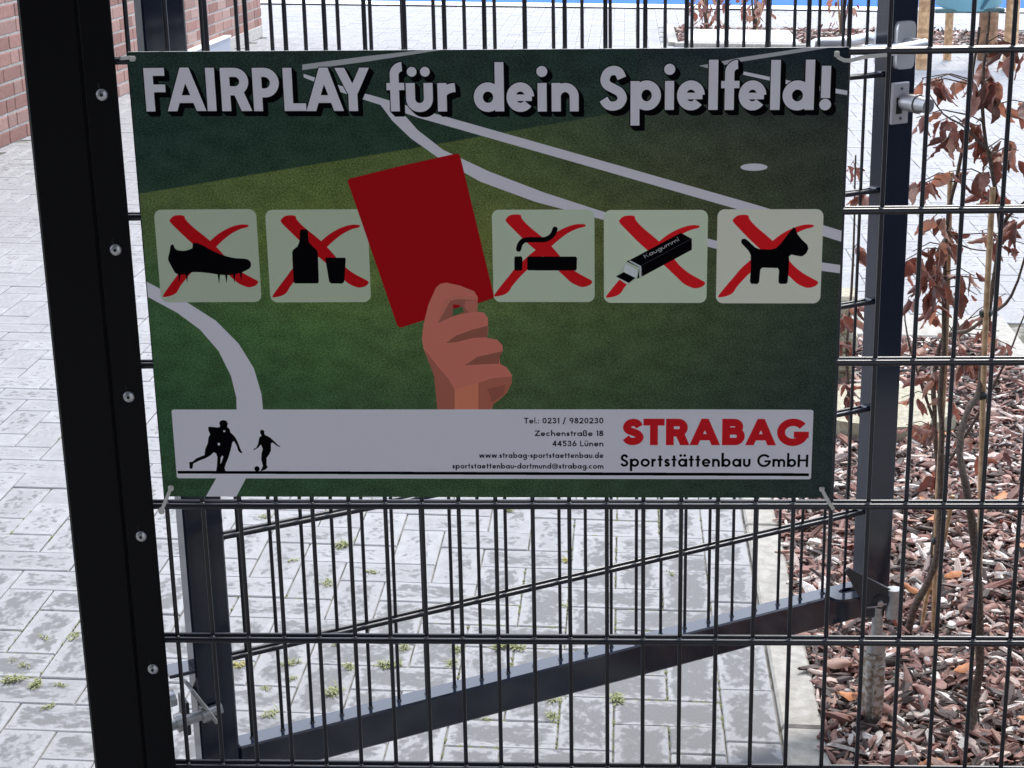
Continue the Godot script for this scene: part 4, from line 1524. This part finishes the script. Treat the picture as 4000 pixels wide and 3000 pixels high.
			"n":
				rr(0, 0, w, X)
				arch(0, W, X, w)
			"o":
				oo(W / 2, X / 2, W / 2, X / 2 + 0.012, w)
			"r":
				rr(0, 0, w, X)
				var p := PackedVector2Array([Vector2(h, X * 0.45)])
				p.append_array(aa(W, X * 0.55, W - h, X * 0.45 - h, 180, 95, 12))
				ss(p, w)
			"t":
				rr(W * 0.5 - h, 0, W * 0.5 + h, 0.90)
				rr(0, X - w * 0.85, W, X)
			"u", "ü":
				var p := PackedVector2Array([Vector2(h, X)])
				p.append_array(aa(W / 2, minf(W / 2 - h, X * 0.5) + h - 0.015, W / 2 - h, minf(W / 2 - h, X * 0.5), 180, 360))
				p.append(Vector2(W - h, X))
				ss(p, w)
				if ch == "ü":
					dot(W * 0.24, 0.915, w * 0.54)
					dot(W * 0.73, 0.915, w * 0.54)
			"w":
				dd(W * 0.25 - d / 2, 0, 0, X, d)
				dd(W * 0.25 - d / 2, 0, W * 0.5 - d / 2, X, d)
				dd(W * 0.75 - d / 2, 0, W * 0.5 - d / 2, X, d)
				dd(W * 0.75 - d / 2, 0, W - d, X, d)
			"ß":
				var p := PackedVector2Array([Vector2(h, 0), Vector2(h, 0.7)])
				p.append_array(aa(W * 0.46, 0.76, W * 0.46 - h, 0.30 - h, 180, -80))
				ss(p, w)
				ss(aa(W * 0.5, 0.28, W * 0.5 - h, 0.28 - h * 0.6, 90, -130), w)
			"!":
				rr(W / 2 - h, 0.27, W / 2 + h, 1)
				dot(W / 2, W * 0.46, W * 0.5)
			"0":
				oo(W / 2, 0.5, W / 2, 0.5, w)
			"1":
				rr(W - w, 0, W, 1)
				dd(0, 0.78, W - w, 1, w)
			"2":
				ss(vv("0.02,0.74 0.16,0.93 0.48,1.0 0.84,0.92 0.95,0.72 0.80,0.48 0.04,0.03", W, w, 1.0), w)
				rr(0, 0, W, w)
			"3":
				ss(vv("0.05,0.80 0.20,0.95 0.48,1.0 0.80,0.93 0.88,0.76 0.74,0.59 0.45,0.54 0.78,0.48 0.97,0.28 0.84,0.07 0.48,0.0 0.16,0.06 0.0,0.22", W, w, 1.0), w)
			"4":
				rr(W * 0.60, 0, W * 0.60 + w, 1)
				rr(0, 0.22, W, 0.22 + w)
				dd(0, 0.24, W * 0.58, 1, w * 1.1)
			"5":
				rr(W * 0.15, 1 - w, W * 0.95, 1)
				rr(W * 0.15, 0.5, W * 0.15 + w, 1)
				ss(vv("0.12,0.56 0.50,0.64 0.86,0.54 1.0,0.32 0.86,0.08 0.46,0.0 0.02,0.12", W, w, 1.0), w)
			"6":
				oo(W / 2, 0.33, W / 2, 0.33, w)
				dd(0.02, 0.36, W * 0.45, 1, w * 1.1)
			"8":
				oo(W / 2, 0.28, W / 2, 0.28, w)
				oo(W / 2, 0.755, W * 0.42, 0.245, w)
			"9":
				oo(W / 2, 0.67, W / 2, 0.33, w)
				dd(W * 0.45, 0, W - w * 1.1, 0.62, w * 1.1)
			".":
				dot(W / 2, W / 2, W / 2)
			":":
				dot(W / 2, W / 2, W / 2)
				dot(W / 2, X - W / 2, W / 2)
			"/":
				dd(0, -0.15, W - w, 1.1, w)
			"-":
				rr(0, 0.27, W, 0.27 + w)
			"@":
				oo(W / 2, 0.42, W / 2, 0.52, w * 0.7)
				oo(W * 0.46, 0.42, W * 0.24, 0.24, w * 0.7)
				rr(W * 0.66, 0.18, W * 0.66 + w * 0.7, 0.66)

	func width(ch: String) -> float:
		var t := {"A": 0.92, "B": 0.62, "F": 0.5, "G": 0.98, "H": 0.74, "I": 0.13, "K": 0.68, "L": 0.5, "P": 0.56, "R": 0.62, "S": 0.58, "T": 0.6, "Y": 0.78, "Z": 0.68, "c": 0.55, "e": 0.62, "f": 0.36, "h": 0.56, "i": 0.16, "k": 0.52, "l": 0.13, "m": 0.92, "n": 0.56, "o": 0.66, "r": 0.34, "s": 0.42, "t": 0.36, "u": 0.54, "ü": 0.54, "w": 0.88, "ß": 0.56, "1": 0.26, ".": 0.15, ":": 0.15, "/": 0.46, "-": 0.30, "@": 1.0, " ": 0.26}
		return t.get(ch, 0.66 if ch in "abdpgä" else 0.58)

	func stamp(x: float, base: float, cap: float, c: Color, turn := 0.0, moves := [Vector2.ZERO]):   # the letter in g
		for shape in g:
			var placed := []
			for p in shape:
				var q := PackedVector2Array()
				for a in p:
					q.append(Vector2(x, base) + (Vector2(a.x, -a.y) * cap).rotated(turn))
				placed.append(q)
			for m in moves:
				fill(placed, c, m)

	func line(s: String, x0: float, x1: float, base: float, cap: float, w: float, X: float, A: float, c: Color, turn := 0.0):
		var gap := 0.11
		var total := -gap
		for ch in s:
			total += width(ch) + gap
		var k := (x1 - x0) / cap / total
		var x := 0.0
		for ch in s:
			var W := width(ch) * k
			letter(ch, W, minf(w, W) if ch in "il" else w, X, A)
			stamp(x0 + x * cap * cos(turn), base + x * cap * sin(turn), cap, c, turn)
			x += W + gap * k

	func background():
		var w := 1024
		var hgt := 680
		var fine := FastNoiseLite.new()
		fine.seed = 81
		fine.frequency = 0.27
		fine.fractal_octaves = 2
		var broad := FastNoiseLite.new()
		broad.seed = 82
		broad.frequency = 0.018
		broad.fractal_octaves = 3
		# tones of the turf in the photograph, columns left to right, rows top to bottom
		var rows := [
			[[27, 36, 36], [34, 40, 40], [36, 42, 42], [30, 37, 42], [22, 28, 36]],
			[[30, 46, 42], [36, 54, 38], [42, 56, 42], [50, 56, 44], [40, 44, 40]],
			[[44, 62, 42], [76, 86, 44], [78, 84, 46], [56, 62, 40], [40, 46, 40]],
			[[44, 66, 44], [56, 78, 46], [60, 75, 47], [52, 64, 43], [37, 44, 41]],
			[[37, 58, 41], [42, 61, 41], [50, 64, 43], [42, 54, 41], [33, 40, 40]],
			[[36, 55, 40], [38, 56, 41], [43, 59, 42], [36, 48, 40], [31, 38, 39]]]
		var ink_rows := []
		for r in rows:
			var o := []
			for c in r:
				o.append(Color8(c[0], c[1], c[2]))
			ink_rows.append(o)
		var edge := pts("-0.4,180.2 323.9,128.8 600,81.8 904.5,26.9")
		var out := PackedByteArray()
		out.resize(w * hgt * 3)
		for y in hgt:
			var fy := y / float(hgt) * 5.0
			var iy: int = min(int(fy), 4)
			for x in w:
				var fx := x / float(w) * 4.0
				var ix: int = min(int(fx), 3)
				var a: Color = ink_rows[iy][ix].lerp(ink_rows[iy][ix + 1], fx - ix)
				var b: Color = ink_rows[iy + 1][ix].lerp(ink_rows[iy + 1][ix + 1], fx - ix)
				var c := a.lerp(b, fy - iy)
				var mmx := x * 900.0 / w
				var mmy := y * 598.0 / hgt
				var ey := lerpf(edge[0].y, edge[1].y, mmx / 324.0) if mmx < 324.0 else lerpf(edge[1].y, edge[2].y, (mmx - 324.0) / 276.0)
				if mmx < 640.0 and mmy < 300.0:
					var into := smoothstep(-1.2, 1.2, mmy - ey)
					var dark := c.lerp(Color8(27, 40, 37), 0.66)
					var light := c.lerp(Color8(82, 90, 48), 0.55 * clampf(1.0 - (mmy - ey) / 130.0, 0.0, 1.0) * clampf((640.0 - mmx) / 200.0, 0.0, 1.0))
					c = dark.lerp(light, into)
				var n := fine.get_noise_2d(x, y * 1.3) * 0.62 + broad.get_noise_2d(x, y * 1.6) * 0.26
				var lin := c.srgb_to_linear() * (0.88 + n * 0.85)
				if fine.get_noise_2d(x * 2.1 + 900.0, y * 2.6) > 0.46:
					lin *= 1.45
				lin = Color(minf(lin.r / 0.31, 1.0), minf(lin.g / 0.31, 1.0), minf(lin.b / 0.34, 1.0)).linear_to_srgb()
				var i := (y * w + x) * 3
				out[i] = int(lin.r * 255.0)
				out[i + 1] = int(lin.g * 255.0)
				out[i + 2] = int(lin.b * 255.0)
		im = Image.create_from_data(w, hgt, false, Image.FORMAT_RGB8, out)
		im.resize(WIDE, HIGH, Image.INTERPOLATE_CUBIC)

	func one(name_: String, c: Color, smooth := false, move := Vector2.ZERO):
		var p := pts(shapes[name_])
		fill([curve(p, true) if smooth else p], c, move)

	func picture() -> Image:
		shapes = {
			"bar_a": "37.2,217.8 38.5,213.7 42.8,210.3 50.3,209.2 56.3,210.3 58,215.1 66.7,224.8 87.2,242.7 101,258 113.6,274 126.5,285.1 139.6,292.8 147.2,297.7 144.5,302.6 136.1,305.4 129.4,304 120.1,299.1 109.8,289.3 86.8,266.9 63.8,246.1 46.2,228.1",
			"bar_b": "87.1,244.1 100,233.8 114,226.3 127.8,222.2 138.6,222.6 137.7,225.4 127.4,228.4 113.4,235.9 96.1,250.3 82.9,264.9 69.8,276.7 56.6,289.2 44.6,303.2 39.2,311.6 32.7,315.8 23.6,317.9 20.3,316.5 29.5,303.8 40.1,290.6 49.1,279.4 63.8,265.5 76.8,254.4",
			"shoe": "33.8,257.1 35.7,249.5 39.2,248.1 40.9,253 45.4,255.8 53.6,256.2 60.5,254.4 64.1,252.3 65.1,246.8 68.6,245.8 77.2,248.9 90.3,256.6 104.8,262.8 118.2,266.3 131.7,267.3 137.7,269.8 139.6,275.4 137,280.3 130.7,283.7 125.1,285.8 112.6,288.6 99,288.6 85.5,286.4 71.9,285 61,285 55.3,287.8 44.4,287.8 39.1,285.7 36.1,280.1 32.6,272.4 31,266.8",
			"stud0": "42.4,285.9 45.9,286 43.6,299",
			"stud1": "52.3,286 55.9,286 53.6,299",
			"stud2": "94.6,286.7 98.1,286.7 95.8,300.7",
			"stud3": "104.4,287 107.9,287 105.7,300.2",
			"stud4": "114.9,285.7 118.4,285.7 116.1,299.4",
			"stud5": "123.8,284 127.4,284 125.2,297",
			"bottle": "206.4,229.9 208.5,228.9 214.5,228.9 216.5,230.7 216.3,238.2 217,245.8 222.1,252 226.6,256.2 227.8,259.6 227.2,297.9 225.7,300.7 195.8,300.6 194.1,298.5 194.4,258.9 196.2,255.4 201.8,251.3 204.6,245.1",
			"cup": "237.3,267.3 238.7,266.3 262.7,266.6 264,268 260.5,298.6 257.7,301 243.4,300.7 240.8,298.6",
			"cig_tip": "484,265.7 491.4,265.5 493.1,267.1 492.9,283.1 491.8,284.2 483.7,284.4 482.7,283 482.9,267.1",
			"cig": "499.5,267.9 500.8,265.8 562,265.9 563.6,267.7 563,282.9 561.6,284.3 500.6,284.2 499.3,282.4",
			"smoke": "488.5,256.1 490.3,249.9 494.4,245.1 501.8,243.4 520.6,243.4 528.7,240.4 533.4,235.6 535.7,229.5",
			"pack": "632.4,269.9 696.3,234.7 710.4,242.5 710.6,256.9 647.3,292.4 646.5,277.8",
			"pack_base": "627.1,272.3 632.4,269.9 646.5,277.8 646.6,292.4 628.5,303.5 613.7,292.3 623.7,277.8",
			"foil": "626.4,275.3 640.9,284 640.6,291.4 637.5,293.3 623.7,286.1 624.4,279.2",
			"stick_end": "613.7,293.3 615.9,291.9 629.4,300 628.1,303.5",
			"pack_band": "629.7,272 632,270.9 646.1,278.5 646.2,292.4 643.7,294 643.6,279.9",
			"pack_edge": "646.5,277.6 709.8,242.5",
			"gum_text": "651.2,268.2 695.7,244.3",
			"dog": "773.2,245.7 774.2,243.1 777.8,242.4 780.9,244.2 791,253.8 796.3,256.2 810.8,256.7 818,254.9 824,248.5 830.9,238.5 835.4,232.6 838.8,227.7 841.5,228.9 844.3,236.4 849.7,243.3 857.1,250.2 858.8,255.5 856.5,261.4 851.4,265.6 846.2,265.1 837.4,263.2 834.6,265.6 834.8,281.1 833.8,300 831.8,302.1 824,302.1 822.2,299.9 822.4,284.3 820.8,281.1 801,280.5 798.5,283.2 797.4,299.9 795.3,302.3 787.5,302 785.7,299.3 786.5,282.1 785.9,263.9 782.8,258 773.8,248.4",
			"card": "271.2,167 272.2,164.5 274.7,162.8 344.1,145.8 411.2,131.1 414.3,131.8 416.1,134.3 455.2,317.5 455.2,320.3 453,322.1 333.2,360.5 330,360.1 327.5,357.2",
			"hand": "393.9,300.3 410.8,304.2 429.8,311.9 434.3,319.7 433.4,339.5 442,340.6 447.1,348.4 446.8,365.1 445.5,375.1 458.3,377.3 465.7,385.2 465.6,393 461.1,400.9 461.6,410.3 470.5,415.5 476.8,425.7 476.6,437 469.9,450.6 458.9,460.9 451.2,466.6 448.8,475.8 377,475.8 377.1,450.7 374.1,427.9 370.2,414.4 361.2,389.6 359.5,376.1 362.3,356.1 369.6,329.5 379.9,307.5 385.4,302",
			"wrist": "400.7,446.1 432.3,437 431.4,475.8 399.9,475.8",
			"palm_side": "363.3,391.8 382,417.8 392.4,430.2 400.7,446.1 399.9,475.8 377,475.8 374.1,427.9",
			"index_shade": "391.2,322.9 401.9,321.8 433.8,324.1 433.4,339.5 422.7,340.6 401.2,345.5 381.2,355.2 388.9,340.6",
			"finger_shade_a": "391,381.8 404.8,371.7 426.4,363.9 446.5,358.4 445.5,374 426.2,375.1 404.6,380.7",
			"finger_shade_b": "414.9,412.6 432,400.9 465.1,393.2 461.1,402 459.8,410.3 438.3,411",
			"thumb_shade": "432.3,437 450.8,430.2 476.1,427.9 476,438.1 468.8,451.8 450.1,467.8 448.2,475.8 431.4,475.8",
			"thumb_dark": "444,445 467.9,439.3 465.5,452.9 450.1,464.3",
			"hole_red": "401.6,329.5 411.9,330.6 409.7,333.5 401.9,335.7",
			"hole_green": "401.9,335.7 409.7,333.5 413.9,332.9 415.9,339.5 405.5,343.9 400.4,345.5",
			"arc_low": "-0.9,296.8 17.6,307.2 50.8,325 87.7,350.2 116.2,381.9 134.5,416 142.6,452.5 143.2,476.4 107.4,476.4 108.3,456.9 103,426.7 88.9,392.5 66.4,362.9 37.5,339.7 -2.5,316.6",
			"arc_foot": "74.8,568.8 115.7,568.7 97.9,600.1 55.8,600.2",
			"line_top": "220.1,24.2 305,13.7 398.3,-0.1 375.1,-0.2 305.3,6.8 220.5,17.2",
			"line_arc": "221.6,28.8 271.6,45.3 332.1,65.4 342.3,75.9 363.1,100.6 394.6,126.1 452.9,154.3 523.2,182 599.9,207.5 748.2,246.7 831.6,267 903,277.5 903.4,288.6 832,278.6 739.5,255.2 594,216.6 511.3,194 440.8,167.3 391.3,138.6 353.9,111.2 331.3,88.7 317.4,68.8 265.5,51.6 221.4,33.4",
			"line_edge": "303.3,55.3 372.7,76.1 611.7,145.4 788.4,197.3 901.2,232.5 901.8,247.1 771,205 605.8,156 363.6,84.8 297.2,61.1",
			"line_r1": "715.8,21.7 727.8,19.6 767.1,11.8 855.7,-1 884.8,-0.8 771.6,16.5 726.4,24.7",
			"line_r2": "763.1,30 773.4,29.4 802.8,35.7 835.2,42.1 901.5,53.8 901.8,59.6 857.5,52.1 803,40.5 772,33.4",
			"players": "83,492.7 84.3,489.8 88.2,488.5 92.5,489.5 94.4,493.3 93,498.4 96.1,500.7 96.9,505.9 102,511.1 104.9,516.8 107.2,523.7 109.5,530.7 111.2,534.2 109.7,535.9 106.1,532.4 104.4,524.9 101,518 98.6,520.3 95.8,530.7 91.7,542.3 87.9,550.4 85.8,556.3 86.4,561.5 73.9,561.5 75.5,554 77,541.2 75.7,535.9 72.5,534.2 67.3,538.9 60.4,542.9 51.3,546.4 43.4,550.5 41.7,557.5 37.9,558.1 38,548.2 42.4,548 48.3,543 59.6,538.3 61.3,529.6 65.2,521.5 66.8,513.4 69.3,508.8 67.6,503.1 67.3,498.5 70.1,497.9 80.9,499 83.7,497.9",
			"leg_gap": "83.7,538.8 85.1,540.6 81.9,549.3 80.2,550.7 81.3,542.3",
			"kicker": "137.2,505.8 137.9,503.2 140.7,502.1 143,504.1 142.8,507.6 144.1,509.9 149.9,512.7 155.1,517.9 160.2,523.7 163.6,526 162.2,526.6 158,524.3 153.3,520.2 151,521.4 150.4,531.8 147.4,537.6 143.8,542.2 143.2,552.7 144.6,555.6 141.1,559.1 134.4,561.4 138.2,553.8 136.5,544.6 137.6,535.3 139.6,529.5 137.3,523.1 133.8,527.2 129.2,530.1 126.9,531.2 127.1,529.3 130.4,528.1 133.5,522.6 135.7,513.3 139.1,510.4 138.2,508.7",
		}
		background()
		var white := ink(137, 136, 147)
		var grey := ink(112, 114, 120)
		var black := ink(4, 4, 6)
		var red := ink(150, 20, 26)
		var card := ink(108, 10, 15)
		# pitch markings
		for k in ["line_top", "line_r1"]:
			one(k, grey)
		for k in ["arc_low", "arc_foot", "line_arc", "line_edge", "line_r2"]:
			one(k, white, k == "arc_low" and false)
		fill([ellipse(787.2, 149.7, 17.0, 4.8)], white)
		# pictograms
		var tone := [ink(116, 123, 112), ink(118, 126, 114), ink(124, 132, 120), ink(130, 138, 126), ink(140, 149, 134)]
		var box := [[17.2, 201.8, 150.5, 325.4], [162.2, 202.9, 294.6, 326.0], [454.8, 203.8, 586.2, 326.8], [598.0, 204.5, 730.6, 327.8], [742.5, 203.8, 876.4, 328.3]]
		var fn := FastNoiseLite.new()
		fn.seed = 83
		fn.frequency = 0.05
		for k in 5:
			var b: Array = box[k]
			fill([round_rect(b[0], b[1], b[2], b[3], 9.5)], tone[k])
			var o := Vector2(b[0] - 17.2, b[1] - 201.8)
			if k == 2:
				o += Vector2(-2.0, -1.0)
			var r := ink(120, 11, 16) if k < 2 else ink(132, 15, 20) if k == 2 else ink(142, 18, 23)
			one("bar_a", r, true, o)
			one("bar_b", r, true, o)
		one("shoe", black, true)
		for k in 6:
			one("stud%d" % k, black)
		one("bottle", black)
		one("cup", black)
		one("cig_tip", black)
		one("cig", black)
		var smoke := curve(pts(shapes.smoke))
		fill([ribbon(smoke, 6.6)], black)
		fill([ellipse(smoke[0].x, smoke[0].y, 3.2, 3.2)], black)
		fill([ellipse(smoke[-1].x, smoke[-1].y, 3.2, 3.2)], black)
		one("pack_base", ink(122, 130, 120))
		one("stick_end", ink(128, 132, 130))
		fill([pts("613.7,292.3 623.7,286.6 638.5,294.4 630.3,301.0")], black)
		fill([pts("627.1,272.3 632.4,269.9 646.5,277.8 646.6,292.4 641.0,295.4 643.7,280.4")], black)
		one("foil", ink(138, 142, 150))
		one("pack", black)
		one("pack_band", ink(128, 132, 136))
		fill([ribbon(pts(shapes.pack_edge), 0.5)], ink(52, 54, 58))
		var gt := pts(shapes.gum_text)
		line("Kaugummi", gt[0].x, gt[0].x + (gt[1] - gt[0]).length() - 1.0, gt[0].y, 5.2, 0.15, 0.64, 1.05, ink(128, 130, 136), (gt[1] - gt[0]).angle())
		one("dog", black)
		# the red card and the hand
		one("card", card)
		one("hand", ink(136, 78, 69))
		one("palm_side", ink(112, 64, 56))
		one("wrist", ink(142, 82, 66))
		one("index_shade", ink(104, 62, 55))
		fill([pts("418.0,325.0 433.8,324.1 433.4,339.5 422.7,340.6 416.0,333.0")], ink(122, 72, 64))
		fill([pts("379.9,355.2 391.2,322.9 405.0,318.0 432.0,320.0 433.8,324.1 409.0,322.5 398.0,325.0 391.0,338.0")], ink(130, 76, 68))
		one("hole_red", card)
		one("hole_green", ink(46, 66, 44))
		for k in ["finger_shade_a", "finger_shade_b"]:
			one(k, ink(98, 58, 50), false)
		one("thumb_shade", ink(116, 66, 56))
		one("thumb_dark", ink(100, 58, 50))
		# the headline, its dark block first
		var head := [
			["F", 18.1, 44.5, 20.3, 75.1], ["A", 45.3, 95.2, 20.0, 75.2], ["I", 96.7, 108.4, 20.5, 75.4], ["R", 115.4, 153.9, 20.7, 75.5], ["P", 156.1, 189.6, 20.9, 75.7], ["L", 194.9, 222.7, 21.1, 75.9], ["A", 222.7, 270.6, 21.0, 76.1], ["Y", 260.7, 304.5, 21.6, 76.2],
			["f", 325.4, 348.1, 22.3, 77.0], ["ü", 349.8, 383.8, 22.5, 77.1], ["r", 389.6, 413.7, 22.7, 77.3], ["d", 435.1, 473.4, 23.0, 77.5], ["e", 476.3, 511.2, 23.2, 77.7], ["i", 514.1, 527.9, 23.3, 77.9], ["n", 532.9, 567.0, 23.5, 78.0],
			["S", 592.0, 627.5, 21.1, 77.4], ["p", 631.4, 669.5, 21.4, 76.5], ["i", 673.2, 686.9, 21.5, 76.7], ["e", 689.4, 724.1, 21.7, 76.8], ["l", 728.5, 740.3, 21.8, 77.0], ["f", 744.0, 766.8, 21.9, 77.1], ["e", 766.0, 800.3, 22.1, 77.2], ["l", 805.0, 817.1, 22.3, 77.3], ["d", 820.4, 859.3, 22.4, 77.5], ["!", 865.9, 880.6, 22.6, 77.6]]
		var moves := []
		for k in 8:
			for a in 6:
				moves.append(Vector2(5.4, 5.6) * (k / 7.0) + Vector2.from_angle(TAU * a / 6.0) * 1.1)
		for pass_ in 2:
			for e in head:
				var cap: float = e[4] - e[3]
				letter(e[0], (e[2] - e[1]) / cap, 11.6 / cap, 0.66, 1.135)
				stamp(e[1], e[4], cap, white if pass_ else black, 0.0, [Vector2.ZERO] if pass_ else moves)
		# the white strip at the foot
		fill([round_rect(19.3, 473.6, 873.0, 571.8, 3.2)], white)
		fill([pts("21.1,560.9 870.0,563.1 870.0,567.1 21.1,564.9")], black)
		one("players", black)
		one("leg_gap", white)
		fill([ellipse(88.8, 504.2, 1.5, 1.5)], white)
		fill([ellipse(80.2, 522.6, 1.6, 2.0)], white)
		one("kicker", black)
		fill([ellipse(129.9, 557.9, 3.6, 3.7)], black)
		var words := [["S", 621.8, 650.7], ["T", 650.2, 678.1], ["R", 680.0, 711.2], ["A", 711.2, 751.6], ["B", 754.0, 783.9], ["A", 784.7, 825.3], ["G", 826.3, 868.0]]
		for e in words:
			letter(e[0], (e[2] - e[1]) / 36.9, 0.28, 0.66, 1.1)
			stamp(e[1], 523.7, 36.9, ink(128, 18, 24))
		line("Sportstättenbau GmbH", 619.7, 868.3, 554.1, 17.6, 0.172, 0.64, 1.12, black)
		line("Tel.: 0231 / 9820230", 492.0, 597.2, 493.2, 7.8, 0.19, 0.64, 1.08, ink(20, 20, 27))
		line("Zechenstraße 18", 506.0, 597.2, 510.9, 7.8, 0.19, 0.64, 1.08, ink(20, 20, 27))
		line("44536 Lünen", 529.3, 597.2, 525.3, 7.8, 0.19, 0.64, 1.08, ink(20, 20, 27))
		line("www.strabag-sportstaettenbau.de", 431.1, 597.2, 541.8, 7.6, 0.19, 0.64, 1.08, ink(20, 20, 27))
		line("sportstaettenbau-dortmund@strabag.com", 394.7, 597.2, 557.0, 7.6, 0.19, 0.64, 1.08, ink(20, 20, 27))
		im.resize(2048, 1361, Image.INTERPOLATE_LANCZOS)
		im.generate_mipmaps()
		return im
